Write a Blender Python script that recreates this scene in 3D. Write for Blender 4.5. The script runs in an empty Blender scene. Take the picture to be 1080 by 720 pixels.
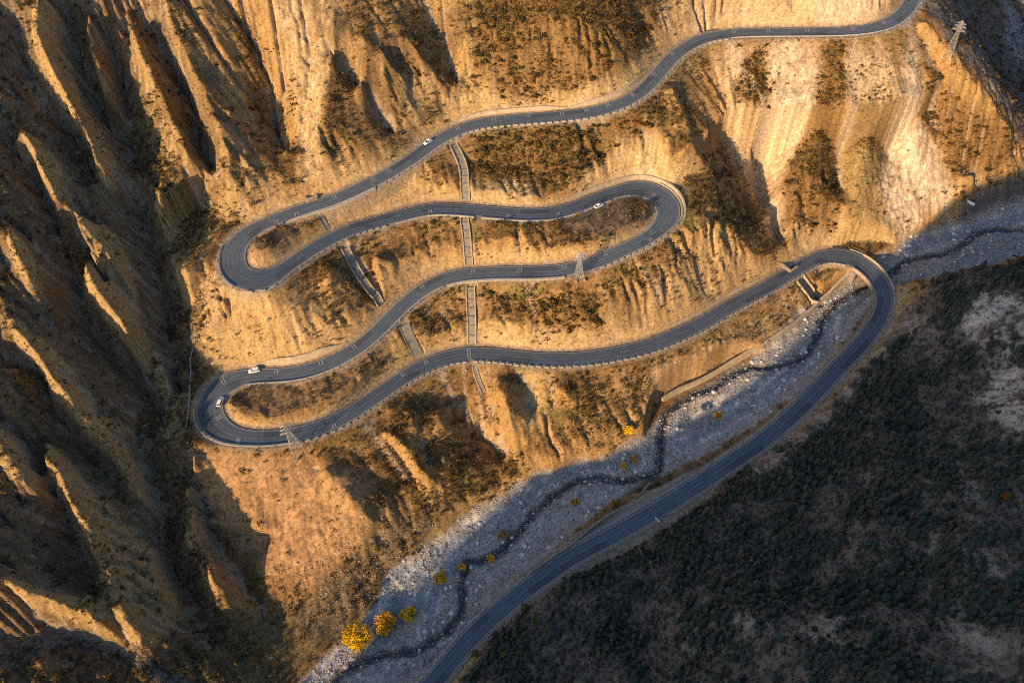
import bpy, bmesh, math, random
import numpy as np
from mathutils import Vector, Matrix

scene = bpy.context.scene
COL = scene.collection
rng = np.random.default_rng(7)
random.seed(7)

# ------------------------------------------------------------------ camera
FPX = 860.0                                   # focal length in photo pixels (photo 1080 x 720)
down_cam = np.array([45 / FPX, -650 / FPX, -1.0]); down_cam /= np.linalg.norm(down_cam)
zc = -down_cam; f = np.array([0, 0, -1.0])
yc = f - f.dot(zc) * zc; yc /= np.linalg.norm(yc)
xc = np.cross(yc, zc)
C2W = np.stack([xc, yc, zc])                  # rows: world axes in camera coordinates
cam_d = bpy.data.cameras.new('camera'); cam = bpy.data.objects.new('camera', cam_d); COL.objects.link(cam)
cam_d.sensor_fit = 'HORIZONTAL'; cam_d.sensor_width = 36.0; cam_d.lens = 36.0 * FPX / 1080.0
cam_d.clip_start = 1.0; cam_d.clip_end = 6000.0
M4 = Matrix.Identity(4)
for i in range(3):
    for j in range(3):
        M4[i][j] = C2W[i, j]
cam.matrix_world = M4
scene.camera = cam

# ------------------------------------------------------------------ light
SUN_AZ = math.radians(50.0)                   # the sun stands towards (-cos, -sin) of this angle
SUN_EL = math.radians(18.0)
S_H = np.array([-math.cos(SUN_AZ), -math.sin(SUN_AZ)])
world = bpy.data.worlds.new('World'); scene.world = world; world.use_nodes = True
nt = world.node_tree; nt.nodes.clear()
sky = nt.nodes.new('ShaderNodeTexSky'); sky.sky_type = 'NISHITA'; sky.sun_disc = False
sky.sun_elevation = SUN_EL
sky.sun_rotation = math.atan2(S_H[0], S_H[1])
sky.air_density = 1.0; sky.dust_density = 1.0; sky.ozone_density = 1.6
bg = nt.nodes.new('ShaderNodeBackground'); bg.inputs['Strength'].default_value = 0.15
wo = nt.nodes.new('ShaderNodeOutputWorld')
nt.links.new(sky.outputs[0], bg.inputs[0]); nt.links.new(bg.outputs[0], wo.inputs[0])
sd = bpy.data.lights.new('sun', 'SUN'); sun = bpy.data.objects.new('sun', sd); COL.objects.link(sun)
sd.energy = 5.0; sd.angle = math.radians(0.5); sd.color = (1.0, 0.68, 0.36)
to_sun = Vector((S_H[0] * math.cos(SUN_EL), S_H[1] * math.cos(SUN_EL), math.sin(SUN_EL)))
sun.rotation_euler = to_sun.to_track_quat('Z', 'Y').to_euler()
scene.view_settings.view_transform = 'Standard'; scene.view_settings.look = 'None'
scene.view_settings.gamma = 1.0; scene.view_settings.use_curve_mapping = False
scene.view_settings.exposure = 0.7
scene.render.engine = 'CYCLES'
scene.cycles.max_bounces = 4; scene.cycles.diffuse_bounces = 2; scene.cycles.glossy_bounces = 2
scene.cycles.use_denoising = False
scene.cycles.pixel_filter_type = 'BLACKMAN_HARRIS'; scene.cycles.filter_width = 1.1

# ------------------------------------------------------------------ pixel <-> world helpers
def rays(px):
    px = np.atleast_2d(np.asarray(px, float))
    d = np.stack([(px[:, 0] - 540) / FPX, -(px[:, 1] - 360) / FPX, -np.ones(len(px))], 1)
    return d @ C2W.T
def at_z(px, z):
    r = rays(px); z = np.broadcast_to(np.asarray(z, float), (len(r),))
    return r * (z / r[:, 2])[:, None]
def to_px(p):
    q = np.asarray(p, float) @ C2W
    return np.stack([540 + FPX * q[..., 0] / -q[..., 2], 360 - FPX * q[..., 1] / -q[..., 2]], -1)

class Grid:
    def __init__(s, x0, y0, dx, Z): s.x0, s.y0, s.dx, s.Z = x0, y0, dx, Z
    def idx(s, x, y):
        return (np.asarray(x) - s.x0) / s.dx, (np.asarray(y) - s.y0) / s.dx
    def __call__(s, x, y, A=None):
        A = s.Z if A is None else A
        u, v = s.idx(x, y)
        u = np.clip(u, 0, A.shape[1] - 1.001); v = np.clip(v, 0, A.shape[0] - 1.001)
        i = u.astype(int); j = v.astype(int); a = u - i; b = v - j
        return (A[j, i] * (1 - a) + A[j, i + 1] * a) * (1 - b) + (A[j + 1, i] * (1 - a) + A[j + 1, i + 1] * a) * b
    def xy(s):
        return np.meshgrid(s.x0 + s.dx * np.arange(s.Z.shape[1]), s.y0 + s.dx * np.arange(s.Z.shape[0]))

def hit(px, grid, off=0.0):
    """first point where the pixel's line of sight meets the terrain raised by off"""
    r = rays(px); n = len(r); off = np.broadcast_to(np.asarray(off, float), (n,))
    ts = np.arange(150, 800, 1.5)
    P = r[:, None, :] * ts[None, :, None]
    below = P[..., 2] < grid(P[..., 0], P[..., 1]) + off[:, None]
    k = np.where(below.any(1), below.argmax(1), len(ts) - 1)
    lo = ts[np.maximum(k - 1, 0)]; hi = ts[k]
    for _ in range(12):
        m = (lo + hi) / 2; p = r * m[:, None]
        b = p[:, 2] < grid(p[:, 0], p[:, 1]) + off
        hi = np.where(b, m, hi); lo = np.where(b, lo, m)
    return r * hi[:, None]

def cubic_up(A, fy, fx):
    """Catmull-Rom resampling of A at fractional rows fy and columns fx"""
    def ax(A, fz):
        n = A.shape[0]; i = np.clip(np.floor(fz).astype(int), 0, n - 2); t = (fz - i)[:, None]
        g = lambda k: A[np.clip(i + k, 0, n - 1)]
        a, b, c, d = g(-1), g(0), g(1), g(2)
        return 0.5 * (2 * b + (c - a) * t + (2 * a - 5 * b + 4 * c - d) * t * t + (3 * b - a - 3 * c + d) * t ** 3)
    return ax(ax(A, fy).T.copy(), fx).T.copy()

def blur(A, r):
    if r < 1: return A
    for _ in range(2):
        for axis in (0, 1):
            P = np.pad(A, [(r, r) if k == axis else (0, 0) for k in (0, 1)], mode='edge')
            c = np.cumsum(P, axis=axis); c = np.insert(c, 0, 0, axis=axis)
            A = (np.take(c, np.arange(2 * r + 1, c.shape[axis]), axis) - np.take(c, np.arange(0, c.shape[axis] - 2 * r - 1), axis)) / (2 * r + 1)
    return A

_perm = np.random.default_rng(3).permutation(65536)
def noise(x, y, seed=0):
    """2-D gradient noise, about -1..1"""
    x = np.asarray(x, float); y = np.asarray(y, float)
    i = np.floor(x).astype(np.int64); j = np.floor(y).astype(np.int64)
    a = x - i; b = y - j
    def g(di, dj):
        h = _perm[(_perm[(i + di + seed * 131) & 65535] + j + dj) & 65535] * (2 * math.pi / 65536)
        return np.cos(h) * (a - di) + np.sin(h) * (b - dj)
    u = a * a * a * (a * (a * 6 - 15) + 10); v = b * b * b * (b * (b * 6 - 15) + 10)
    return 1.5 * ((g(0, 0) * (1 - u) + g(1, 0) * u) * (1 - v) + (g(0, 1) * (1 - u) + g(1, 1) * u) * v)
def fbm(x, y, scale, octaves=4, seed=0, gain=0.5, ridged=False):
    t = 0; amp = 1.0; s = 0.0
    for o in range(octaves):
        n = noise(x / scale * 2 ** o + 17.3 * o, y / scale * 2 ** o - 9.1 * o, seed + o)
        if ridged: n = 1 - 2 * np.abs(n)
        t = t + amp * n; s += amp; amp *= gain
    return t / s
def sstep(a, b, x):
    t = np.clip((x - a) / (b - a), 0, 1); return t * t * (3 - 2 * t)

# ------------------------------------------------------------------ the road's course (photo pixels, bottom to top)
ROAD_PX = np.array([(424,752),(441,736),(457,720),(474,699),(491,678),(511,658),(528,643),(545,629),(569,611),(599,590),(626,575),(653,561),(690,539.5),(727,517),
 (757,497),(782,480),(807,463),(840,434),(858,416),(886,386),(901,371),(913,357),(923,343),(930,330),(933,318),(931,304),(926,294),(917,284),(906,276),
 (893,271),(877,269),(860,273),(843,282),(827,292),(802,306.5),(780,317.5),(762,328),(742,340),(717,352),(683,365),(650,372.5),(625,376.7),(603,378.5),(573,378.7),(540,376),(515,373),
 (493,373),(474,376),(460,380.5),(450,384.5),(430,395),(408,410),(383,427),(358,442.5),(333,452.5),(308,458.5),(282,462),(258,461.5),(238,457),(226,448),
 (220,437),(221,425),(227,413),(238,404),(253,398.5),(273,396),(293,395.5),(315,393),(335,387.5),(350,381.5),(367,373),(385,361),(405,342.5),(422,325),(443,307.5),(466,295),(488,289.5),(508,288),
 (530,287),(563,287),(597,284.5),(622,278.5),(640,271.5),(663,261),(683,251),(698,239),(705.5,227),(704,215),(696,206),(683,200),(668,198.5),(652,202),(635,207.5),(613,216),
 (593,222.5),(578,225.5),(552,226),(527,224),(502,222),(477,220),(453,220),(430,225),(409,231),(387,236.5),(362,245.5),(337,258.5),(313,274),(293,288),(274,296.5),(258,295),(247.5,287),
 (244,275),(247,262),(256,250),(270,240.5),(290,231.5),(313,223),(333,216.5),(355,209.5),(387,195),(412,182),(437,166),(452,154.5),(470,143.5),(490,134.5),(510,129.5),(532,127),(557,125),(590,122.5),(620,119),
 (645,113),(667,103.5),(683,91),(695,77),(708,62),(723,50),(741,41),(760,37),(788,34.7),(828,34.3),(866,34),(896,33),(921,30),(941,23),(954,13),(962,1),(967,-14),(968,-32),(966,-50)], float)

def resample(P, step):
    seg = np.linalg.norm(np.diff(P[:, :2], axis=0), axis=1); s = np.r_[0, np.cumsum(seg)]
    n = max(2, int(round(s[-1] / step)) + 1); t = np.linspace(0, s[-1], n)
    return np.stack([np.interp(t, s, P[:, k]) for k in range(P.shape[1])], 1)
def catmull(P, k=6):
    out = []
    for i in range(len(P) - 1):
        a, b, c, d = P[max(i - 1, 0)], P[i], P[i + 1], P[min(i + 2, len(P) - 1)]
        for t in np.arange(k) / k:
            out.append(0.5 * (2 * b + (c - a) * t + (2 * a - 5 * b + 4 * c - d) * t * t + (3 * b - a - 3 * c + d) * t ** 3))
    out.append(P[-1]); return np.array(out)

rp = catmull(ROAD_PX, 5)
i_br = int(np.argmin(np.hypot(rp[:, 0] - 931, rp[:, 1] - 304)))
Z_BR = -291.0
zr = np.full(len(rp), Z_BR)
for _ in range(30):
    W = at_z(rp, zr)
    s = np.r_[0, np.cumsum(np.linalg.norm(np.diff(W[:, :2], axis=0), axis=1))]
    ds = s - s[i_br]
    zn = Z_BR + np.where(ds > 0, 0.070 * ds, 0.040 * ds)
    zr = zr * 0.5 + zn * 0.5
ROADW = at_z(rp, zr)
road = resample(ROADW, 1.0)
for k in range(3):                              # ease the drawn wobble
    P = np.pad(road, ((3, 3), (0, 0)), mode='edge')
    sm = sum(P[i:i + len(road)] for i in range(7)) / 7
    sm[:3] = road[:3]; sm[-3:] = road[-3:]; road = sm
road = resample(road, 1.0)
road_px = to_px(road)
# half width: wider where the bend is tight
tan = np.gradient(road[:, :2], axis=0); tan /= np.linalg.norm(tan, axis=1)[:, None]
ang = np.unwrap(np.arctan2(tan[:, 1], tan[:, 0])); curv = np.abs(np.gradient(ang))
curv = np.convolve(np.pad(curv, 12, mode='edge'), np.ones(25) / 25, 'valid')
half = 3.5 + 1.9 * sstep(0.025, 0.075, curv)
nor = np.stack([-tan[:, 1], tan[:, 0]], 1)      # left of travel (uphill travel)
print('road length', len(road), 'z', road[0, 2], road[-1, 2])

CREEK_PX = np.array([(1130,243),(1080,243),(1050,243),(1035,245),(1020,255),(1005,265),(985,270),(965,273),(950,280),(940,289),(926,298),(912,303),(902,308),(888,316),(876,326),(866,344),(860,360),(850,375),(835,383),
 (810,388),(790,388),(776,393),(764,401),(750,410),(735,415),(716,425),(703,438),(698,458),(697,478),(695,495),(680,503),(655,506),(628,505),(606,508),(590,519),(570,537),(555,551),(541,568),(525,584),
 (510,590),(494,593),(490,610),(488,630),(484,650),(470,668),(450,680),(425,688),(400,693),(380,700),(360,712),(345,726),(325,742)], float)
cp = catmull(CREEK_PX, 4)
zcr = np.interp(np.arange(len(cp)), [0, 10 * 4, len(cp) - 1], [-290.5, -298.0, -312.0])
creek = resample(at_z(cp, zcr), 1.5)
creek[:, 0] += 1.1 * fbm(np.arange(len(creek)), 0 * creek[:, 0], 7, 3, 401); creek[:, 1] += 1.1 * fbm(np.arange(len(creek)), 0 * creek[:, 0] + 9, 7, 3, 402)

# ------------------------------------------------------------------ large shape of the land: thin-plate surface
CP = [(540,0,-192),(350,0,-180),(200,0,-173),(0,0,-164),(700,0,-202),(850,0,-204),(930,0,-206),
 (540,-150,-158),(200,-150,-135),(850,-150,-170),(1000,-120,-215),
 (1080,60,-276),(1080,0,-274),(1130,60,-278),(1010,20,-236),(1035,60,-262),(985,50,-224),(1030,110,-247),(1072,160,-270),(1080,190,-281),
 (1020,215,-283),(980,210,-279),(940,245,-286),(900,245,-282),(860,245,-276),(910,140,-252),(830,140,-252),(990,150,-258),(770,150,-255),(820,250,-276),(930,80,-234),
 (150,100,-205),(0,180,-194),(0,360,-225),(0,540,-246),(0,720,-268),(100,300,-230),(180,420,-267),(200,560,-288),(110,600,-274),(250,700,-303),(300,560,-291),(210,300,-249),(300,520,-283),(250,330,-255),
 (380,560,-297),(450,560,-303),(400,605,-306),(340,690,-309),(600,485,-299),(520,500,-298),(480,470,-292),(400,500,-288),(560,440,-289),(660,430,-293),(760,385,-293),
 (430,60,-203),(330,130,-213),(600,60,-205),
 (1000,290,-281),(1080,330,-258),(1080,460,-243),(1080,600,-228),(1080,720,-212),(800,720,-250),(620,720,-281),(980,380,-278),(900,500,-274),(800,600,-272),(680,640,-283),
 (700,420,-295),(1080,270,-284),(960,270,-290),(1040,225,-287)]
ctrl = [tuple(at_z([(a, b)], c)[0]) for a, b, c in CP]
ctrl += [(330,180,-215),(300,80,-165),(220,0,-155),(100,-60,-165),(10,-50,-215),(-30,20,-280),
 (-190,-46,-250),(-150,-76,-200),(-106,-110,-112),(-47,-160,-100),(57,-245,-95),(160,-150,-105),(-200,-160,-130),(-330,-130,-170),(-420,-250,-120),
 (-170,40,-308),(-260,5,-313),(-420,-60,-320),(-320,250,-165),(-330,120,-235),(-330,400,-80),(-150,480,-90),(50,520,-110),(250,520,-190),(420,470,-262),(420,330,-250),(560,560,-240),(420,250,-170),(500,100,-80),(200,-300,-60),(-500,300,-40),(0,800,0),(500,800,-120),(-600,-400,-100),(700,200,-20),(700,-300,0)]
ctrl += [tuple(p) for p in road[::14]] + [tuple(p) for p in creek[::9]]
ctrl = np.array(ctrl)
X0, Y0 = -760, -560
def tps(ctrl, lam=2.0):
    n = len(ctrl); sc = 100.0; P = ctrl[:, :2] / sc
    U = lambda r2: np.where(r2 > 1e-12, 0.5 * r2 * np.log(np.maximum(r2, 1e-12)), 0)
    K = U(((P[:, None] - P[None]) ** 2).sum(-1)) + lam * 1e-3 * np.eye(n)
    Q = np.c_[np.ones(n), P]
    A = np.block([[K, Q], [Q.T, np.zeros((3, 3))]])
    w = np.linalg.solve(A, np.r_[ctrl[:, 2], 0, 0, 0])
    def ev(x, y):
        out = np.empty(x.size); x = x.ravel() / sc; y = y.ravel() / sc
        for k in range(0, x.size, 20000):
            a, b = x[k:k + 20000], y[k:k + 20000]
            out[k:k + 20000] = U((a[:, None] - P[:, 0]) ** 2 + (b[:, None] - P[:, 1]) ** 2) @ w[:n] + w[n] + w[n + 1] * a + w[n + 2] * b
        return out
    return ev
ev = tps(ctrl)
D4 = 5.0
nx4, ny4 = int(1560 / D4), int(1500 / D4)
gx, gy = np.meshgrid(X0 + D4 * np.arange(nx4), Y0 + D4 * np.arange(ny4))
base4 = Grid(X0, Y0, D4, ev(gx, gy).reshape(gx.shape))
BX0, BX1, BY0, BY1 = -280.0, 340.0, 20.0, 500.0      # the part of the land the picture shows, at 1 m
nx1, ny1 = int(BX1 - BX0) + 1, int(BY1 - BY0) + 1
Zb = cubic_up(base4.Z, (BY0 - Y0 + np.arange(ny1)) / D4, (BX0 - X0 + np.arange(nx1)) / D4)
G = Grid(BX0, BY0, 1.0, Zb)
gx1, gy1 = G.xy()

# ------------------------------------------------------------------ ridges and gullies: lines held above / below the surface, smoothly joined
LINES = [  # (height above the surface at its points, pixels)
 # left flank: gully then crest of each spur
 (-5, [(5,-20),(12,10),(30,65),(43,110),(67,135),(82,152),(108,198),(118,230)]), (6, [(45,-20),(47,20),(52,60),(68,100),(95,150),(112,190)]),
 (-5, [(62,-10),(72,22),(90,78),(108,112),(122,160)]), (5, [(92,-10),(98,40),(110,80),(122,120)]),
 (-5, [(113,20),(121,62),(137,117),(150,183),(170,208)]), (6, [(135,10),(150,60),(172,105),(198,150),(205,190)]),
 (-5, [(140,-10),(152,22),(178,68),(211,127),(217,170),(238,212)]), (8, [(165,-20),(188,55),(205,83),(236,143),(250,198)]),
 (-11, [(222,-12),(262,38),(283,90),(293,140),(313,196)]),
 (-5, [(325,0),(325,60),(322,120),(322,180)]), (3, [(352,0),(350,60),(338,120),(335,175)]),
 (-8, [(40,190),(60,232),(80,285),(96,343),(130,388),(165,430),(188,470)]), (8, [(58,192),(85,240),(101,305),(150,365),(170,415),(188,455)]),
 (-6, [(150,215),(165,270),(180,330),(190,400),(195,450)]), (6, [(160,190),(182,235),(199,280),(205,320)]),
 (-5, [(-15,345),(10,386),(45,396),(65,440),(95,482),(130,523),(145,550)]), (5, [(-10,330),(14,352),(42,380),(57,397),(90,440),(132,485),(152,530)]),
 (-6, [(20,455),(40,484),(66,525),(82,568),(105,613),(118,645)]), (5, [(40,455),(62,497),(89,543),(116,597),(136,647),(150,685)]),
 (-4, [(-10,520),(15,560),(50,610),(75,640)]), (4, [(-10,600),(37,628),(100,655),(140,675)]), (-5,[(-20,706),(30,691),(67,675),(110,688),(165,708)]),
 (-5, [(160,480),(172,530),(185,600),(212,645),(240,700)]), (5, [(200,470),(203,520),(208,560),(224,605),(234,632)]),
 (-5, [(210,490),(220,540),(246,600),(280,645),(295,690)]), (5,[(150,560),(165,610),(180,650)]),
 (4, [(20,130),(45,180),(60,215)]), (-4, [(5,130),(30,185),(45,225)]), (4, [(110,235),(125,275),(140,315)]), (-4, [(95,235),(110,280),(128,330)]), (4, [(-5,440),(20,480),(40,520)]), (4, [(100,430),(125,480),(150,500)]), (4, [(0,230),(25,270),(40,310)]), (-4,[(-10,250),(15,290),(28,320)]),
 # upper middle
 (-6, [(345,60),(385,110),(425,160)]), (6, [(415,20),(435,60),(450,90),(462,120)]), (-8, [(440,0),(468,50),(480,90),(488,112)]), (5, [(500,0),(500,50),(505,95)]),
 (5, [(395,30),(418,90),(440,130)]), (4,[(370,20),(390,60),(372,110)]),
 # gully crossed four times by the road, left
 (-7, [(335,226),(346,242)]), (-7, [(366,264),(378,288),(402,322)]), (5, [(350,272),(340,300)]), (5,[(392,262),(410,300)]),
 (-6, [(428,345),(440,374)]), (-7, [(450,392),(478,425),(512,462),(530,485)]), (5,[(455,425),(470,460)]), (4, [(420,420),(450,470)]),
 (-4, [(500,388),(512,430),(520,460)]), (5, [(520,390),(535,430),(545,465)]), (4, [(590,395),(600,430)]), (-4,[(560,400),(560,450)]),
 (-5, [(372,455),(410,480),(440,520)]), (5,[(395,450),(435,485),(460,520)]), (6, [(330,485),(365,515),(400,560)]),
 (5, [(660,295),(690,300)]), (-6, [(672,295),(690,325),(697,345)]), (4, [(720,280),(740,310)]),
 # right: spur and ravine beside it, ribs, nose
 (7, [(703,88),(722,130),(732,175),(744,220),(766,268)]), (-14, [(744,58),(757,92),(772,130),(787,175),(799,212),(810,246),(820,268)]),
 (3, [(795,60),(795,150)]), (-5, [(835,58),(832,130),(815,200),(812,235)]), (6, [(880,45),(870,110),(852,180),(846,230)]), (-6, [(896,42),(886,100),(882,170),(880,220)]),
 (5, [(922,45),(920,100),(912,150),(905,210)]), (-7, [(945,38),(950,70),(942,120),(932,180)]), (3, [(962,25),(962,80),(968,130),(970,190)]), (-3, [(968,60),(980,130),(990,150)]),
 (6, [(968,8),(988,50),(1003,74),(1034,108),(1074,155)]), (2, [(1010,186),(1042,189)]), (-2,[(1008,193),(1042,196)]),
 # opposite, wooded side: low spurs
 (5, [(1080,290),(1020,320),(985,330)]), (-4, [(1080,400),(1000,440),(930,470)]), (4, [(1080,560),(980,560),(880,545)]), (-4, [(1080,660),(940,640),(820,610)]), (4, [(960,720),(860,690),(760,640)]), (-3,[(760,720),(700,680),(650,640)]),
]
hold = np.full(Zb.shape, np.nan)
for h, pts in LINES:
    mx = np.mean([p[0] for p in pts]); h = h * (2.2 if mx < 195 else 1.75 if mx < 330 else 1.5)
    P = resample(hit(catmull(np.array(pts, float), 6), G, h), 0.6)
    w_ = np.arange(len(P)) * .6; P[:, 0] += 1.7 * fbm(w_, 0 * w_ + 31 * len(P), 9, 3, 411); P[:, 1] += 1.7 * fbm(w_, 0 * w_ - 17 * len(P), 9, 3, 412)
    ii = np.round(P[:, 0] - BX0).astype(int); jj = np.round(P[:, 1] - BY0).astype(int)
    ok = (ii >= 0) & (ii < nx1) & (jj >= 0) & (jj < ny1)
    taper = sstep(0, 1, np.minimum(np.arange(len(P)), np.arange(len(P))[::-1]) / (16.0 if mx < 330 else 14.0) + 0.15)
    if abs(h) in (10.5, 21.0): taper = 1.0 + 0 * taper
    taper = taper * (1 + .3 * fbm(w_, 0 * w_ + 5 * len(P), 14, 3, 413))
    hold[jj[ok], ii[ok]] = (h * taper)[ok]
for k in range(0, len(road)):
    i, j = int(round(road[k, 0] - BX0)), int(round(road[k, 1] - BY0))
    if 0 <= i < nx1 and 0 <= j < ny1: hold[j, i] = 0
for k in range(len(creek)):
    i, j = int(round(creek[k, 0] - BX0)), int(round(creek[k, 1] - BY0))
    if 0 <= i < nx1 and 0 <= j < ny1: hold[j, i] = 0
def diffuse(hold, screen=0.0015):
    """fills the gaps of hold smoothly, fading to 0 far from any line; coarse to fine"""
    levels = [hold]
    while min(levels[-1].shape) > 40:
        H = levels[-1]; H = H[:H.shape[0] // 2 * 2, :H.shape[1] // 2 * 2]
        B = np.stack([H[::2, ::2], H[1::2, ::2], H[::2, 1::2], H[1::2, 1::2]])
        m = ~np.isnan(B); c = m.sum(0)
        levels.append(np.where(c > 0, np.where(m, B, 0).sum(0) / np.maximum(c, 1), np.nan))
    A = None
    for l in range(len(levels) - 1, -1, -1):
        H = levels[l]
        if A is None: A = np.zeros(H.shape)
        else: A = cubic_up(A, (np.arange(H.shape[0]) - .5) / 2, (np.arange(H.shape[1]) - .5) / 2)
        m = ~np.isnan(H); hv = np.where(m, H, 0)
        xx_ = BX0 + (np.arange(H.shape[1]) + .5) * 2 ** l; yy_ = BY0 + (np.arange(H.shape[0]) + .5) * 2 ** l
        sc = screen * 4 ** l * (1 + 4 * sstep(-105, -135, xx_[None] + 0 * yy_[:, None]))   # narrower spurs on the left flank
        for _ in range(160 if l else 40):
            P = np.pad(A, 1, mode='edge')
            A = (P[:-2, 1:-1] + P[2:, 1:-1] + P[1:-1, :-2] + P[1:-1, 2:]) / (4 + sc)
            A[m] = hv[m]
    return A
rel = diffuse(hold)
edge = np.minimum(np.minimum(gx1 - BX0, BX1 - gx1), np.minimum(gy1 - BY0, BY1 - gy1))
rel *= sstep(0, 25, edge)

# distance to creek / valley floor on the 1 m grid
def stamp(path, vals, grid, R):
    """for every cell: distance to the path, values of the nearest path point"""
    Zs = grid.Z.shape; D = np.full(Zs, 1e9); V = np.zeros(Zs + (vals.shape[1],))
    r = int(R / grid.dx) + 1
    for p, v in zip(path, vals):
        u, w = grid.idx(p[0], p[1]); i, j = int(round(float(u))), int(round(float(w)))
        i0, i1, j0, j1 = max(i - r, 0), min(i + r + 1, Zs[1]), max(j - r, 0), min(j + r + 1, Zs[0])
        if i0 >= i1 or j0 >= j1: continue
        xx = grid.x0 + grid.dx * np.arange(i0, i1) - p[0]; yy = grid.y0 + grid.dx * np.arange(j0, j1) - p[1]
        d = np.sqrt(xx[None] ** 2 + yy[:, None] ** 2)
        s = D[j0:j1, i0:i1]; m = d < s
        s[m] = d[m]; V[j0:j1, i0:i1][m] = v
    return D, V

def poly_world(px, grid):
    return hit(np.array(px, float), grid)[:, :2]
def inside(P, x, y):
    c = np.zeros(x.shape, bool); n = len(P)
    for k in range(n):
        x1, y1 = P[k]; x2, y2 = P[(k + 1) % n]
        if y1 == y2: continue
        t = ((y1 > y) != (y2 > y)) & (x < (x2 - x1) * (y - y1) / (y2 - y1) + x1)
        c ^= t
    return c
BED_PX = [(1150,200),(1080,208),(1020,228),(985,238),(945,256),(918,272),(905,284),(850,325),(800,371),(740,408),(700,428),(688,452),(640,478),(600,487),(560,500),(510,528),(455,568),(412,604),(388,650),(345,690),(312,722),(290,760),(400,770),(455,722),
 (480,680),(505,655),(545,612),(575,590),(640,535),(690,502),(747,482),(806,445),(862,396),(897,352),(918,320),(930,306),(945,300),(1000,290),(1050,278),(1080,268),(1150,262)]
bed_poly = poly_world(BED_PX, G)
bed = inside(bed_poly, gx1, gy1).astype(float)
bedb = blur(bed, 3)

# ------------------------------------------------------------------ erosion of the flanks (stream power on the 1 m grid)
Z = G.Z + rel
n1 = fbm(gx1, gy1, 26, 5, 11, 0.55, ridged=True)
n2 = fbm(gx1, gy1, 60, 3, 5)
calm = np.zeros(Z.shape)
for px in [[(500,-40),(700,-40),(700,40),(660,90),(560,110),(495,105)], [(495,140),(700,95),(705,140),(640,180),(560,200),(495,180)], [(360,-40),(500,-40),(500,110),(430,160),(340,200),(300,180),(320,60)], [(700,85),(745,55),(780,110),(805,185),(822,270),(790,285),(760,255),(730,180)], [(745,52),(965,25),(1010,200),(950,245),(820,262)], [(200,470),(290,480),(385,500),(395,570),(350,620),(290,625),(250,590)]]:
    calm = np.maximum(calm, inside(poly_world(px, G), gx1, gy1))
calm = blur(calm, 5)
right = sstep(0, 40, (gx1 - np.interp(gy1, road[:190, 1], road[:190, 0])) - 10) * (gy1 < 290)   # opposite side
Z = Z + (1 - bedb) * (1.5 * n1 * (1 - .8 * calm) + 2.0 * n2)
lf1 = blur(inside(poly_world([(-80,-80),(165,-60),(215,60),(262,160),(285,196),(235,240),(205,300),(196,480),(225,600),(245,650),(262,800),(-80,800)], G), gx1, gy1).astype(float), 8)
op1 = blur(inside(poly_world([(1200,262),(1000,292),(950,330),(925,372),(880,425),(800,478),(740,520),(640,572),(570,622),(520,668),(470,740),(470,850),(1250,850)], G), gx1, gy1).astype(float), 5)
mn1 = np.clip(1 - lf1 - op1, 0, 1) * (1 - bedb)
wx, wy = 5 * fbm(gx1, gy1, 30, 2, 301), 5 * fbm(gx1, gy1, 30, 2, 302)
def ribs(dx, dy, a, b, seed, oct=4):
    u = (gx1 + wx) * -dy + (gy1 + wy) * dx; v = (gx1 + wx) * dx + (gy1 + wy) * dy
    return fbm(u, v * a / b, a, oct, seed, .6, True)
Z = Z + lf1 * (1.6 * fbm(gx1, gy1, 9, 3, 321, .6) + 3.2 * ribs(.57, -.82, 12, 48, 311) + 2.3 * ribs(.78, -.62, 5, 12, 312, 3) + 1.2 * ribs(.35, -.94, 3.5, 8, 316, 2)) + mn1 * (1 - .85 * calm) * (1.3 * ribs(.12, -.99, 9, 34, 313) + .7 * ribs(.3, -.95, 4, 12, 314, 3)) + op1 * (1.6 * ribs(-.75, .66, 14, 40, 315))
Kf = 0.42 * (1 + 2.6 * lf1 - .7 * op1) * (1 - .75 * calm) * (1 - sstep(0.05, 0.6, bedb)) * (0.55 + 0.45 * sstep(-.3, .4, n2))
def erode(Z, K, it=5, m=0.45):
    ny, nx = Z.shape
    nb = [(-1,-1),(-1,0),(-1,1),(0,-1),(0,1),(1,-1),(1,0),(1,1)]
    ind = np.arange(ny * nx).reshape(ny, nx)
    for _ in range(it):
        best = np.zeros(Z.shape); rec = ind.copy()
        jit = 0.25 * rng.random(Z.shape)
        P = np.pad(Z + jit * 0, 1, mode='edge'); I = np.pad(ind, 1, mode='edge')
        for dj, di in nb:
            L = math.hypot(dj, di)
            q = (Z - P[1 + dj:1 + dj + ny, 1 + di:1 + di + nx]) / L
            q = q * (1 + jit)
            m_ = q > best; best[m_] = q[m_]; rec[m_] = I[1 + dj:1 + dj + ny, 1 + di:1 + di + nx][m_]
        order = np.argsort(-Z.ravel(), kind='stable')
        acc = [1.0] * (ny * nx); rl = rec.ravel().tolist(); ol = order.tolist()
        for i in ol:
            r = rl[i]
            if r != i: acc[r] += acc[i]
        F = (K.ravel() * 0.12 * np.array(acc) ** m).tolist()
        zl = Z.ravel().tolist()
        for i in reversed(ol):
            r = rl[i]
            if r != i and zl[r] < zl[i]: zl[i] = (zl[i] + F[i] * zl[r]) / (1 + F[i])
        Zn = np.array(zl).reshape(Z.shape)
        P = np.pad(Zn, 1, mode='edge')
        lap = (P[:-2, 1:-1] + P[2:, 1:-1] + P[1:-1, :-2] + P[1:-1, 2:]) / 4 - Zn
        Z = Zn + 0.12 * lap
    return Z
Ze = erode(Z, Kf, 5)
dz = np.clip(Ze - Z, -7, 1)
dz = dz - np.clip(blur(dz, 14), -3, 0) * 0.8          # keep the large shape: only the incision stays
Z = Z + dz
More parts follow.
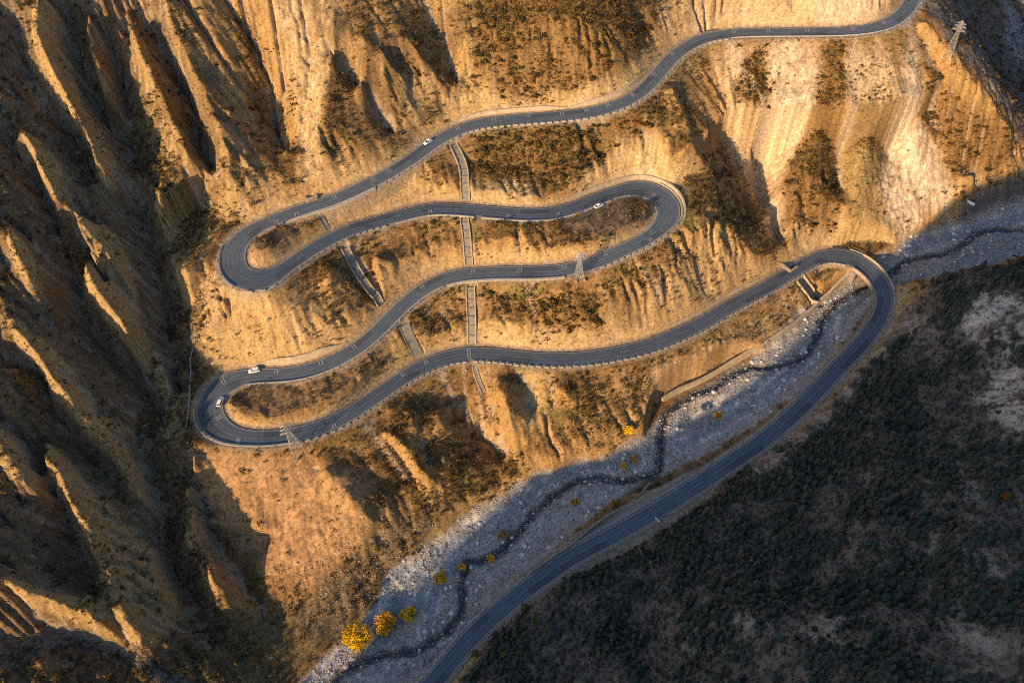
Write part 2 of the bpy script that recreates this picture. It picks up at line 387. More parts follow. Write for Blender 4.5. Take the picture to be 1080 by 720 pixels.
cliff = blur(inside(poly_world([(745,54),(955,38),(1008,200),(950,243),(824,258)], G), gx1, gy1).astype(float), 4)
Z = Z * (1 - .75 * cliff) + blur(Z, 3) * .75 * cliff
lin = np.clip(-(Z - blur(Z, 2)), 0, 3)                  # how incised a spot is

# ------------------------------------------------------------------ fine grid, road bench, creek bed
FD = 0.6
FX0, FX1, FY0, FY1 = -262.0, 322.0, 38.0, 486.0
nfx, nfy = int((FX1 - FX0) / FD) + 1, int((FY1 - FY0) / FD) + 1
Zf = cubic_up(Z, (FY0 - BY0 + FD * np.arange(nfy)), (FX0 - BX0 + FD * np.arange(nfx)))
F = Grid(FX0, FY0, FD, Zf)
fx, fy = F.xy()
linF = G(fx, fy, lin)
bedF = inside(bed_poly, fx + 3 * fbm(fx, fy, 9, 3, 21), fy + 3 * fbm(fx, fy, 9, 3, 22)).astype(float)
gyZ, gxZ = np.gradient(blur(Zf, 2), FD)
slope = np.hypot(gxZ, gyZ)
# rock and soil relief
rock = sstep(0.55, 1.0, slope) * (1 - bedF)
lfF = G(fx, fy, lf1)
Zf += (1 - bedF) * ((0.65 + .5 * lfF) * fbm(fx, fy, 6, 4, 31, .6) * (0.8 + rock) + 1.2 * rock * fbm(fx * 1.0, fy * 0.5, 5.5, 4, 41, 0.65, True) + (0.36 + .35 * lfF) * fbm(fx, fy, 2.2, 3, 51, .6) + .9 * lfF * fbm(fx * .82 + fy * .57, (fy * .82 - fx * .57) * .3, 3.6, 3, 52, .6, True))
blf = zone_m = inside(poly_world([(205,478),(270,485),(340,480),(388,515),(385,570),(345,612),(290,620),(255,585),(218,525)], G), fx, fy).astype(float)
blf = blur(blf, 6); Zf += blf * .55 * fbm((fx * .95 + fy * .3), (fy * .95 - fx * .3) * .16, 2.6, 4, 53, .6, True)
Dc, Vc = stamp(creek, np.c_[creek[:, 2], np.arange(len(creek))], F, 46)
bedz = Vc[..., 0] + 1.2 + 0.012 * Dc + 0.9 * fbm(fx, fy, 16, 4, 61) + 0.35 * fbm(fx, fy, 2.5, 3, 62)
bw = blur(bedF, 3) * (Dc < 45)
Zf = Zf * (1 - bw) + np.minimum(bedz, Zf + 3) * bw
wob = 1.7 * fbm(fx, fy, 4.5, 3, 63)
Zf = np.where(Dc < 9, np.minimum(Zf, Vc[..., 0] - 0.7 + 1.5 * sstep(0.4, 3.0, Dc + wob) + 0.25 * np.maximum(Dc - 4, 0) + 8 * sstep(7, 9, Dc)), Zf)

HW = half + 1.0
lay0, lay1 = ridx0 = [int(np.argmin(np.hypot(road_px[:, 0] - a, road_px[:, 1] - b))) for a, b in ((585,600),(745,504))]
bay = np.zeros(len(road)); bay[lay0:lay1] = np.sin(np.linspace(0, math.pi, lay1 - lay0)) ** .5 * 3.0
HW = HW + bay
arc = np.arange(len(road), dtype=float)
# runs between hairpins, lowest first
turns = [0] + [int(np.argmin(np.hypot(road_px[:, 0] - a, road_px[:, 1] - b))) for a, b in [(931,304),(220,437),(705,227),(244,275)]] + [len(road)]
road_d = np.full(Zf.shape, 1e9); road_s = np.zeros(Zf.shape); road_side = np.zeros(Zf.shape); cut = np.zeros(Zf.shape)
Dn, Vn = stamp(road, np.c_[road[:, 2], HW, arc, nor, road[:, :2]], F, 30)
gby, gbx = np.gradient(blur(Zb, 5))
rgx, rgy = G(road[:, 0], road[:, 1], gbx), G(road[:, 0], road[:, 1], gby)   # which way is uphill, along the road
clear_creek = sstep(5.0, 8.5, Dc)
runs = []
for a, b in zip(turns[:-1], turns[1:]):
    a2, b2 = max(a - 3, 0), min(b + 3, len(road))
    D, V = stamp(road[a2:b2], np.c_[road[a2:b2, 2], HW[a2:b2], arc[a2:b2], rgx[a2:b2], rgy[a2:b2], road[a2:b2, :2]], F, 30)
    runs.append((D, V))
rill = 1 + 0.0 * fx
for D, V in runs[::-1]:
    m = D < 29
    e = np.maximum(D - V[..., 1], 0)
    sN = V[..., 2]
    uph = (V[..., 3] * (fx - V[..., 5]) + V[..., 4] * (fy - V[..., 6])) / np.maximum(D, .5)
    wr = 2.5 * fbm(fx, fy, 7, 2, 74); cutj = sstep(-.12, .12, uph) * 1.5 * (1 + 0.34 * fbm(sN + wr, D * 0.35, 3.6, 3, 71) * (.5 + .8 * sstep(-.3, .4, fbm(fx, fy, 18, 2, 75))) + 0.3 * fbm(sN + wr, D * .3, 12, 2, 72))
    up = V[..., 0] + 0.25 * sstep(0, 1, e) + cutj * np.maximum(e - 0.8, 0)
    dn = V[..., 0] - 0.15 - np.maximum(e - 0.5, 0) * (0.85 + 0.15 * fbm(sN, D * .3, 5, 2, 73))
    Zo = Zf
    Zf = np.where(m, np.minimum(Zf, up), Zf)
    cut = np.maximum(cut, np.where(m, np.clip(Zo - Zf, 0, 6), 0))
    dn = dn - 40 * (1 - clear_creek)
    Zf = np.where(m, np.maximum(Zf, dn), Zf)
F.Z = Zf
CHUTES = [('stepped', 1.6, [(478,153),(484,165),(489,180),(490,195),(491,211)]), ('stepped', 1.5, [(489.5,231),(492,250),(494.5,280)]), ('stepped', 1.6, [(496,303),(497,330),(497.5,362)]),
          ('stepped', 1.4, [(364,262),(376,285),(392,308),(402,321)]), ('smooth', 1.9, [(426,343),(434,360),(441,375)]), ('broken', .7, [(500,386),(504,400),(510,414)]),
          ('deep', 2.7, [(844,293.5),(853,305),(862,317)]), ('smooth', .8, [(337,227),(346,242)])]
chutes = []
for kind_, w_, px in CHUTES:
    P = resample(hit(catmull(np.array(px, float), 5), F), 0.7)
    z = np.convolve(np.pad(P[:, 2], 8, mode='reflect', reflect_type='odd'), np.ones(17) / 17, 'valid') - (1.6 if kind_ == 'deep' else .1)
    P[:, 2] = z; chutes.append((kind_, w_, P))
    Dk, Vk = stamp(P, P[:, 2:3], F, 7)
    Zf = np.where(Dk < w_ + .9, np.minimum(Zf, Vk[..., 0] - .35), Zf)
    Zf = np.where((Dk >= w_ + .9) & (Dk < 6), np.minimum(Zf, Vk[..., 0] + .6 + (2.2 if kind_ == 'deep' else 1.1) * (Dk - w_ - .9)), Zf)
flat = 1 - sstep(0.0, 0.9, Dn - Vn[..., 1])
tgt = Vn[..., 0] - 0.22
Zf = np.where((Dn < 12) & (clear_creek > 0.5), Zf * (1 - flat) + tgt * flat, Zf)
Zf = np.where((Dn < 12) & (clear_creek <= 0.5), np.minimum(Zf, Vn[..., 0] - 1.6), Zf)
F.Z = Zf
HIT = lambda px, off=0.0: hit(px, F, off)
gyZ, gxZ = np.gradient(blur(Zf, 1), FD)
slope = np.hypot(gxZ, gyZ)

# ------------------------------------------------------------------ what the ground is made of (colours of soil, scree, gravel, grass, some with painted light)
def zone(px, warp=3.0, soft=2, seed=100):
    P = poly_world(px, F)
    x0, y0 = P.min(0) - 12; x1, y1 = P.max(0) + 12
    m = np.zeros(Zf.shape)
    i0, i1 = max(int((x0 - FX0) / FD), 0), min(int((x1 - FX0) / FD), nfx); j0, j1 = max(int((y0 - FY0) / FD), 0), min(int((y1 - FY0) / FD), nfy)
    if i0 >= i1 or j0 >= j1: return m
    xs, ys = fx[j0:j1, i0:i1], fy[j0:j1, i0:i1]
    w = inside(P, xs + warp * fbm(xs, ys, 11, 4, seed), ys + warp * fbm(xs, ys, 11, 4, seed + 7)).astype(float)
    m[j0:j1, i0:i1] = blur(w, soft) if min(w.shape) > 2 * soft + 2 else w
    return m
nA = fbm(fx, fy, 30, 5, 81); nB = fbm(fx, fy, 8, 4, 91); nC = fbm(fx, fy, 2.2, 3, 95)
C = np.zeros(Zf.shape + (3,))
def lay(col, m):
    global C
    m = np.clip(m, 0, 1)[..., None]; C = C * (1 - m) + np.array(col) * m
lay((.25, .145, .056), np.ones(Zf.shape))                               # dry grass and soil
lay((.145, .084, .034), sstep(-.5, .2, nA + .5 * nB)); lay((.20, .10, .034), sstep(.0, .45, fbm(fx, fy, 34, 4, 86)) * .8); lay((.20, .16, .05), sstep(.1, .5, fbm(fx, fy, 24, 4, 85)) * .7)                   # browner grass
lay((.33, .20, .08), sstep(.68, 1.05, slope + .25 * nB))               # bare steep earth
lay((.42, .28, .13), sstep(.3, 1.1, cut / 3 + .25 * nC) * sstep(.5, .9, slope))  # road cuts
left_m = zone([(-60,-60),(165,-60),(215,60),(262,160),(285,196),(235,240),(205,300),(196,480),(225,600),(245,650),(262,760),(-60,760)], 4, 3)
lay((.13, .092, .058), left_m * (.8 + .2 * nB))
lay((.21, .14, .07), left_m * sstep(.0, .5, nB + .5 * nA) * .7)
lay((.40, .27, .115), left_m * sstep(.12, .4, rel_f := G(fx, fy, np.clip(rel / 8, -1, 1))) * .7)  # crests painted golden, their sunlight put into the soil colour
# opposite wooded side
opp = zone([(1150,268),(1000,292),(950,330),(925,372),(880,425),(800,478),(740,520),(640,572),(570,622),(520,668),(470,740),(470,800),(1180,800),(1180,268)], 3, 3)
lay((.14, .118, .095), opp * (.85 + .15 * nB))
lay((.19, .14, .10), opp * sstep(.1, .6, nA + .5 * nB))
for px in [[(1010,340),(1030,310),(1060,305),(1090,310),(1090,370),(1060,375),(1035,365),(1015,362)], [(1040,400),(1060,385),(1090,385),(1090,470),(1070,465),(1055,440),(1045,430)],
           [(990,650),(1010,640),(1040,670),(1090,680),(1090,690),(1060,705),(1040,705),(1010,675)], [(850,660),(865,640),(890,650),(880,680),(858,680)], [(765,650),(790,645),(800,680),(775,675)],
           [(1000,505),(1040,510),(1060,530),(1030,530)], [(980,560),(1080,600),(1080,612),(985,575)], [(720,650),(745,645),(742,690),(728,690)], [(975,495),(1015,490),(1000,505)]]:
    lay((.46, .37, .28) if px[0][0] in (1010, 1040) and px[0][1] < 420 else (.33, .265, .2), zone(px, 7, 3) * sstep(-.35, .1, nB + .6 * nC))
lay((.33, .26, .19), zone([(930,318),(990,325),(985,350),(940,362),(925,395),(880,440),(840,480),(800,500),(780,505),(840,440),(900,385),(922,345)], 4, 2) * sstep(-.3, .25, nB + .5 * nC))
# pale chutes and scree, bare faces
pale = [([(746,56),(798,50),(782,70),(776,110),(783,150),(800,190),(815,240),(810,245),(790,200),(770,130)], (.50,.38,.23)),
 ([(808,48),(868,45),(866,85),(858,110),(845,150),(830,185),(820,245),(812,248),(808,190),(800,130),(806,80)], (.54,.42,.28)),
 ([(948,90),(962,20),(968,60),(972,110),(985,160),(1010,205),(1000,218),(960,238),(940,248),(932,200)], (.56,.46,.34)),
 ([(905,40),(940,42),(945,90),(938,125),(900,120),(892,150),(890,90),(896,60)], (.46,.35,.21)),
 ([(740,0),(940,0),(930,22),(880,28),(780,28),(735,40),(715,30)], (.44,.33,.20)), ([(855,0),(930,0),(915,20),(865,25)], (.50,.42,.31)),
 ([(630,190),(600,203),(640,165),(680,138),(705,158),(722,205),(716,210),(690,190)], (.50,.37,.19)),
 ([(548,394),(580,393),(577,420),(572,452),(550,452)], (.52,.36,.15)),
 ([(492,190),(520,190),(555,200),(570,205),(560,215),(500,205)], (.46,.35,.2)), ([(510,105),(540,98),(600,105),(640,92),(665,80),(680,85),(640,108),(560,118),(505,118)], (.46,.34,.19)),
 ([(500,340),(530,350),(600,352),(660,345),(690,335),(690,355),(640,368),(560,372),(505,365)], (.48,.34,.17)),
 ([(265,-10),(285,0),(300,60),(318,120),(325,200),(335,200),(340,150),(355,70),(358,-10)], (.45,.33,.18)),
 ([(200,290),(240,290),(300,305),(370,320),(370,350),(300,372),(230,385),(222,340),(205,330)], (.40,.265,.125)),
 ([(195,470),(270,485),(340,480),(388,515),(385,570),(345,615),(290,620),(255,585),(215,525)], (.38,.225,.115)),
 ([(700,380),(760,365),(830,310),(850,300),(840,330),(790,370),(720,410),(690,420),(640,420)], (.40,.27,.15)),
 ([(820,255),(905,240),(960,235),(940,250),(905,258),(880,262),(840,272)], (.45,.34,.19)), ([(1000,182),(1010,186),(1042,188),(1042,191),(1008,191)], (.5,.36,.16)),
 ([(482,0),(500,0),(495,60),(500,105),(486,110)], (.36,.26,.10))]
for px, c in pale: lay(c, zone(px, 8, 4) * (.55 + .45 * sstep(-.4, .3, nC)) * (.75 + .25 * sstep(-.3, .2, nB)))
olive = [([(500,135),(560,130),(630,128),(620,150),(560,150),(505,160)], (.20,.16,.055)), ([(895,125),(940,130),(930,225),(895,225)], (.24,.18,.08)), ([(165,185),(200,200),(215,245),(190,245),(170,215)], (.25,.19,.06)),
 ([(230,640),(330,640),(380,650),(330,700),(250,740),(215,740),(190,690)], (.115,.10,.05)), ([(600,345),(612,310),(660,290),(690,320),(680,345),(630,352)], (.22,.135,.06)),
 ([(595,222),(650,210),(690,225),(680,245),(640,247),(590,240)], (.16,.12,.085)), ([(245,430),(255,405),(330,398),(400,370),(420,372),(390,405),(330,435),(290,445)], (.21,.14,.075)), ([(262,280),(265,255),(300,235),(335,228),(330,250),(295,275)], (.24,.155,.085)),
 ([(400,560),(455,540),(510,520),(450,575),(405,605),(385,650),(330,690),(300,640),(350,610)], (.15,.115,.07))]
for px, c in olive: lay(c, zone(px, 6, 3) * (.75 + .25 * nB))
# bushy ground under the thickets
THICKET = [[(505,-10),(695,-10),(695,30),(665,70),(650,88),(600,98),(560,105),(530,98),(500,88)], [(505,150),(540,137),(650,125),(695,95),(702,130),(665,142),(640,165),(600,190),(570,195),(540,190),(500,175)],
 [(508,308),(560,318),(600,312),(640,318),(625,345),(590,350),(560,335),(520,325)], [(783,65),(803,52),(810,80),(810,130),(803,165),(795,162),(782,130),(775,100)], [(872,42),(890,47),(885,110),(880,180),(880,245),(824,248),(824,195),(842,160),(857,110)],
 [(975,100),(985,82),(1005,92),(1030,112),(1072,160),(1045,186),(1006,184),(990,150)], [(900,130),(936,135),(930,160),(905,160)], [(340,110),(360,60),(375,60),(365,130),(360,160),(342,160)], [(255,0),(268,30),(285,120),(290,160),(275,140),(255,80)]]
thick = sum(zone(p, 3, 2) for p in THICKET); thick = np.clip(thick, 0, 1)
lay((.165, .095, .034), thick * .85)
lay((.105, .105, .11), zone([(960,-60),(972,8),(1003,50),(1036,88),(1078,150),(1085,190),(1030,200),(1010,225),(1200,230),(1200,-60)], 3, 2) * (.85 + .15 * nB))  # grey scree past the crest, its blue-dark shade put into the colour
lay((.22, .225, .23), zone([(1045,-20),(1062,20),(1058,45),(1075,70),(1120,85),(1120,-20)], 3, 2) * .8)
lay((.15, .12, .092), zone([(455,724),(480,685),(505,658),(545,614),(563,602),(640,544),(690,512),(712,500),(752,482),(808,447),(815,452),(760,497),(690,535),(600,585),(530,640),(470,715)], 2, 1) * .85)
lay((.135, .085, .042), zone([(318,-10),(352,-10),(500,-10),(500,60),(480,115),(440,150),(380,170),(345,165),(345,90)], 7, 4) * sstep(-.35, .25, nB + .5 * nA) * .85)
lay((.15, .092, .042), zone([(60,-10),(200,-10),(230,80),(255,190),(180,210),(120,130)], 7, 4) * sstep(-.4, .3, nB + .5 * nA) * .8)
Pt_ = resample(hit(catmull(np.array([(-20,706),(30,691),(67,675),(110,688),(165,708),(215,735)], float), 5), F), 1.0); Dt_, _ = stamp(Pt_, Pt_[:, 2:3], F, 8)
lay((.15, .142, .135), (1 - sstep(1.8, 3.2, Dt_ + .8 * nB)) * (Dt_ < 8) * .9)
# erosion runnels show paler gravel; river bed
lay((.37, .30, .22), sstep(.25, 1.2, linF) * (1 - bedF) * .55 * (1 - opp))
bm_ = blur(bedF, 1)
lay((.33, .31, .29), bm_ * (.9 + .1 * nB))
lay((.275, .275, .28), bm_ * sstep(.15, .5, fbm(fx, fy, 22, 3, 111)) * .8)
lay((.43, .395, .35), bm_ * sstep(.2, .5, fbm(fx, fy, 9, 4, 113)) * .7)
for px in [[(400,620),(430,590),(480,570),(500,585),(470,610),(440,640),(410,660)], [(440,680),(470,690),(440,715),(400,715)], [(750,430),(850,370),(880,350),(860,390),(800,430)]]:
    lay((.265, .27, .285), zone(px, 4, 2) * bm_ * .8)
for bp_, bw_ in [([(395,705),(402,670),(415,640),(440,610),(478,575),(520,545)], 3.2), ([(440,700),(452,660),(458,630),(470,606)], 1.8), ([(330,722),(360,690),(385,660),(398,628),(425,600)], 2.2), ([(520,560),(560,520),(600,498),(650,490)], 1.8), ([(720,470),(780,435),(830,395),(862,365),(880,325)], 2.4), ([(960,262),(1010,248),(1080,228)], 2.6), ([(700,450),(740,440),(800,405)], 1.5)]:
    Pb_ = resample(hit(catmull(np.array(bp_, float), 5), F), 1.0); Db_, _ = stamp(Pb_, Pb_[:, 2:3], F, 10)
    q_ = Db_ + 1.6 * fbm(fx, fy, 6, 3, 231)
    lay((.52, .50, .46), bm_ * (1 - sstep(bw_ + .6, bw_ + 2.6, q_)) * (Db_ < 10) * .75 * sstep(-.3, .3, nB)); lay((.235, .255, .285), bm_ * (1 - sstep(bw_ - .8, bw_ + .6, q_)) * (Db_ < 10) * .9)
lay((.085, .083, .08), (1 - sstep(1.2, 2.6, Dc + wob)) * (Dc < 10))          # wet stones along the creek
# road shoulder dust
lay((.30, .235, .165), (1 - sstep(.3, 1.6, Dn - Vn[..., 1])) * (Dn < 12) * .8)
C *= (1 + .34 * nC + .2 * nB)[..., None]
C = np.clip(C, .01, .9)

# ------------------------------------------------------------------ materials
def mat(name, col, rough=.9, noise_s=None, noise_a=.25, bump=0.0, bump_s=None, metal=0.0):
    m = bpy.data.materials.new(name); m.use_nodes = True; t = m.node_tree; b = t.nodes['Principled BSDF']
    b.inputs['Roughness'].default_value = rough; b.inputs['Metallic'].default_value = metal
    b.inputs['Specular IOR Level'].default_value = .25
    b.inputs['Base Color'].default_value = (*col, 1)
    if noise_s:
        g = t.nodes.new('ShaderNodeNewGeometry'); n = t.nodes.new('ShaderNodeTexNoise'); n.inputs['Scale'].default_value = noise_s; n.inputs['Detail'].default_value = 5
        t.links.new(g.outputs['Position'], n.inputs['Vector'])
        r = t.nodes.new('ShaderNodeMapRange'); r.inputs[1].default_value = .3; r.inputs[2].default_value = .7; r.inputs[3].default_value = 1 - noise_a; r.inputs[4].default_value = 1 + noise_a
        t.links.new(n.outputs[0], r.inputs[0])
        v = t.nodes.new('ShaderNodeVectorMath'); v.operation = 'SCALE'; v.inputs[0].default_value = col
        t.links.new(r.outputs[0], v.inputs['Scale']); t.links.new(v.outputs[0], b.inputs['Base Color'])
        if bump:
            bp = t.nodes.new('ShaderNodeBump'); bp.inputs['Strength'].default_value = 1; bp.inputs['Distance'].default_value = bump
            t.links.new(n.outputs[0], bp.inputs['Height']); t.links.new(bp.outputs[0], b.inputs['Normal'])
    return m
def ground_mat():
    m = bpy.data.materials.new('soil_and_scree'); m.use_nodes = True; t = m.node_tree; b = t.nodes['Principled BSDF']
    b.inputs['Roughness'].default_value = .95; b.inputs['Specular IOR Level'].default_value = .15
    a = t.nodes.new('ShaderNodeAttribute'); a.attribute_name = 'soil'
    g = t.nodes.new('ShaderNodeNewGeometry')
    n = t.nodes.new('ShaderNodeTexNoise'); n.inputs['Scale'].default_value = .9; n.inputs['Detail'].default_value = 8; n.inputs['Roughness'].default_value = .75
    t.links.new(g.outputs['Position'], n.inputs['Vector'])
    r = t.nodes.new('ShaderNodeMapRange'); r.inputs[1].default_value = .3; r.inputs[2].default_value = .7; r.inputs[3].default_value = .4; r.inputs[4].default_value = 1.6
    t.links.new(n.outputs[0], r.inputs[0])
    v = t.nodes.new('ShaderNodeVectorMath'); v.operation = 'SCALE'; t.links.new(a.outputs['Color'], v.inputs[0]); t.links.new(r.outputs[0], v.inputs['Scale'])
    t.links.new(v.outputs[0], b.inputs['Base Color'])
    bp = t.nodes.new('ShaderNodeBump'); bp.inputs['Strength'].default_value = 1; bp.inputs['Distance'].default_value = .55
    t.links.new(n.outputs[0], bp.inputs['Height']); t.links.new(bp.outputs[0], b.inputs['Normal'])
    return m
M = dict(ground=ground_mat(),
 asphalt=mat('asphalt', (.056,.074,.1), .8, .35, .25), paint=mat('road_paint', (.30,.30,.295), .7, 1.5, .3), apron=mat('gravel_shoulder', (.20,.185,.17), .95, 1.2, .3),
 water=mat('creek_water', (.028,.033,.038), .12, .8, .4, .2))

def mesh_from(name, V, Fc, m, parent=None, smooth=False, attr=None):
    me = bpy.data.meshes.new(name); V = np.asarray(V, np.float32)
    if isinstance(Fc, np.ndarray) and Fc.ndim == 2:
        k = Fc.shape[1]; me.vertices.add(len(V)); me.vertices.foreach_set('co', V.ravel())
        me.loops.add(Fc.size); me.loops.foreach_set('vertex_index', Fc.astype(np.int32).ravel())
        me.polygons.add(len(Fc)); me.polygons.foreach_set('loop_start', np.arange(0, Fc.size, k, dtype=np.int32))
        me.update(calc_edges=True)
    else:
        me.from_pydata([tuple(map(float, p)) for p in V], [], Fc); me.update()
    if attr is not None:
        a = me.color_attributes.new('soil', 'FLOAT_COLOR', 'POINT'); a.data.foreach_set('color', np.c_[attr, np.ones(len(attr))].astype(np.float32).ravel())
    if smooth: me.polygons.foreach_set('use_smooth', np.ones(len(me.polygons), bool))
    if m: me.materials.append(m)
    o = bpy.data.objects.new(name, me); COL.objects.link(o)
    if parent: o.parent = parent
    return o
def tag(o, label=None, cat=None, group=None, kind=None):
    if label: o['label'] = label
    if cat: o['category'] = cat
    if group: o['group'] = group
    if kind: o['kind'] = kind
    return o
def empty(name, loc=(0, 0, 0), rz=0.0):
    o = bpy.data.objects.new(name, None); COL.objects.link(o); o.location = loc; o.rotation_euler = (0, 0, rz); o.empty_display_size = .5
    return o

# ------------------------------------------------------------------ the ground: one sheet, fine where the valley is, coarse towards the horizon
def spread(lo, hi, end_lo, end_hi):
    def arm(L):
        o = []; d = 1.2; s = 0
        while s < L: s += d; o.append(s); d = min(d * 1.14, 8.0 if s < 520 else 60.0)
        return np.array(o)
    return -arm(lo - end_lo)[::-1] + lo, arm(end_hi - hi) + hi
xl, xr = spread(FX0, FX0 + FD * (nfx - 1), X0 + 20, X0 + 1500); yl, yr = spread(FY0, FY0 + FD * (nfy - 1), Y0 + 20, Y0 + 1430)
XS = np.r_[xl, FX0 + FD * np.arange(nfx), xr]; YS = np.r_[yl, FY0 + FD * np.arange(nfy), yr]
ZO = cubic_up(base4.Z, np.clip((YS - Y0) / D4, 0, ny4 - 1), np.clip((XS - X0) / D4, 0, nx4 - 1))
GX, GY = np.meshgrid(XS, YS)
ZO += 3 * fbm(GX, GY, 60, 3, 121)
CO = np.broadcast_to(np.array([.17, .125, .08]), ZO.shape + (3,)).copy() * (1 + .3 * fbm(GX, GY, 40, 3, 122))[..., None]
# spur added out of view, its skyline cut to throw the valley's shade
SHADE_EDGE_PX = [(352,716),(420,662),(466,598),(512,538),(562,501),(626,485),(700,456),(755,433),(848,353),(881,327),(918,295),(950,262),(1000,215),(1060,170)]
sp = hit(np.array(SHADE_EDGE_PX, float), F)
tS = math.tan(SUN_EL); wdir = np.array([-S_H[1], S_H[0]])
sw = sp[:, :2] @ wdir; sa = -(sp[:, :2] @ S_H); sk = sp[:, 2] + tS * sa
o_ = np.argsort(sw); sw, sk = sw[o_], sk[o_]; sk[sw < -104] -= 7.0; sk = np.maximum.accumulate(sk)
print('skyline', np.round(sw), np.round(sk))
GW = GX * wdir[0] + GY * wdir[1]; GA = -(GX * S_H[0] + GY * S_H[1])
kW = np.interp(GW, np.r_[-192, -178, -150, -132, sw, sw[-1] + 60], np.r_[-332, -298, -297, -322, sk, sk[-1] + 60]) + 1.2 * fbm(GX, GY, 14, 3, 141)
off_ = (GA < 30) & (GY < 40) | (GX < FX0)
ZO = np.where((GW < sw[-1] + 60) & (GW > sw[0] - 330) & (GA < -20), np.minimum(ZO, kW - tS * GA), ZO)
e = np.minimum(np.minimum(fx - FX0, fx.max() - fx), np.minimum(fy - FY0, fy.max() - fy)); wE = sstep(0, 14, e)
sl = (slice(len(yl), len(yl) + nfy), slice(len(xl), len(xl) + nfx))
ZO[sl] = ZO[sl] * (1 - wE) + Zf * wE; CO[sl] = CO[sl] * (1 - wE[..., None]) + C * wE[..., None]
F.Z = ZO[sl].copy()
ny, nx = ZO.shape
I = np.arange(ny * nx).reshape(ny, nx)
faces = np.stack([I[:-1, :-1], I[:-1, 1:], I[1:, 1:], I[1:, :-1]], -1).reshape(-1, 4)
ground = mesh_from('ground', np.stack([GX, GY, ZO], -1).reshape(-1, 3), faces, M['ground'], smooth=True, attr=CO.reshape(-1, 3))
tag(ground, kind='structure')

# ------------------------------------------------------------------ road and creek
def ribbon(name, path, l, r, dz, m, parent=None, drop=0.0):
    """band along a path between offsets l (left) and r (right); drop > 0 adds side skirts"""
    n = len(path); t = np.gradient(path[:, :2], axis=0); t /= np.maximum(np.linalg.norm(t, axis=1), 1e-6)[:, None]; q = np.stack([-t[:, 1], t[:, 0]], 1)
    l = np.broadcast_to(l, n); r = np.broadcast_to(r, n); dz = np.broadcast_to(dz, n)
    A = np.c_[path[:, :2] + q * l[:, None], path[:, 2] + dz]; B = np.c_[path[:, :2] + q * r[:, None], path[:, 2] + dz]
    if drop:
        d = np.array([0, 0, drop]); V = np.concatenate([A - d, A, B, B - d]); cols = 4
    else: V = np.concatenate([A, B]); cols = 2
    Fs = [(c * n + i, (c + 1) * n + i, (c + 1) * n + i + 1, c * n + i + 1) for c in range(cols - 1) for i in range(n - 1)]
    return mesh_from(name, V, np.array(Fs), m, parent)
def road_mesh():
    cols = np.linspace(-1, 1, 25); n = len(road); V = []; Cc = []
    for u in cols:
        o = u * half; V.append(np.c_[road[:, :2] + nor * o[:, None], road[:, 2]])
        lane = np.abs(np.abs(o) - 1.75); tr = np.exp(-((lane - .75) / .3) ** 2)              # wheel tracks polished darker
        k = 1 - .20 * tr + .12 * np.exp(-(lane / .25) ** 2) + .22 * fbm(arc, 0 * arc + o * 1.5, 14, 4, 421) + .12 * fbm(arc, o * 3, 2.5, 2, 422)
        patch = sstep(.32, .36, noise(arc / 23, 0 * arc + np.sign(o) * 3.3, 423)); k = k * (1 - .28 * patch)
        dust = np.clip(sstep(.72, 1.0, np.abs(u) + .12 * fbm(arc, o * 2, 7, 3, 424)), 0, 1) * .55
        base = np.array([.078, .10, .128])[None] * k[:, None]; Cc.append(base * (1 - dust[:, None]) + np.array([.24, .19, .14])[None] * dust[:, None])
    low = [V[0] - (0, 0, .5)], [V[-1] - (0, 0, .5)]
    V = low[0] + V + low[1]; Cc = [Cc[0]] + Cc + [Cc[-1]]; m = len(V); Fs = [(c * n + i, c * n + i + 1, (c + 1) * n + i + 1, (c + 1) * n + i) for c in range(m - 1) for i in range(n - 1)]
    Fs = [f[::-1] for f in Fs]
    return mesh_from('road', np.concatenate(V), np.array(Fs)[:, ::-1].copy(), ASPH, attr=np.concatenate(Cc))
ASPH = M['ground'].copy(); ASPH.name = 'worn_asphalt'
for nd in ASPH.node_tree.nodes:
    if nd.type == 'BUMP': nd.inputs['Distance'].default_value = .02
    if nd.type == 'MAP_RANGE': nd.inputs[3].default_value = .8; nd.inputs[4].default_value = 1.2
    if nd.type == 'BSDF_PRINCIPLED': nd.inputs['Roughness'].default_value = .8; nd.inputs['Specular IOR Level'].default_value = .3
rd = road_mesh(); tag(rd, kind='structure')
k_ = slice(lay0, lay1); pv = ribbon('pavement', road[k_], half[k_] + bay[k_], half[k_] + .02, -.02, M['apron'], drop=.4); tag(pv, kind='structure')
ribbon('edge_line', road, half - .25, half - .47, .02, M['paint'], rd); ribbon('edge_line', road, -half + .47, -half + .25, .02, M['paint'], rd)
cw = np.clip(1.0 + 1.1 * fbm(creek[:, 0], creek[:, 1], 6, 3, 131), .25, 1.8)
cw = cw * np.interp(np.arange(len(creek)), [0, len(creek) * .55, len(creek) * .75, len(creek)], [1.15, 1.0, .6, .8])
cl_ = np.clip(cw * (1 + .6 * fbm(creek[:, 0], creek[:, 1], 4, 2, 133)), .2, 3); cr_ = np.clip(cw * (1 + .6 * fbm(creek[:, 0], creek[:, 1], 4, 2, 137)), .2, 3)
cr = ribbon('creek', creek, cl_, -cr_, -.55, M['water']); tag(cr, kind='structure')
wn = M['water'].node_tree; wb = wn.nodes['Principled BSDF']; wg = wn.nodes.new('ShaderNodeNewGeometry'); wt = wn.nodes.new('ShaderNodeTexNoise'); wt.inputs['Scale'].default_value = .45; wt.inputs['Detail'].default_value = 6; wt.inputs['Roughness'].default_value = .7
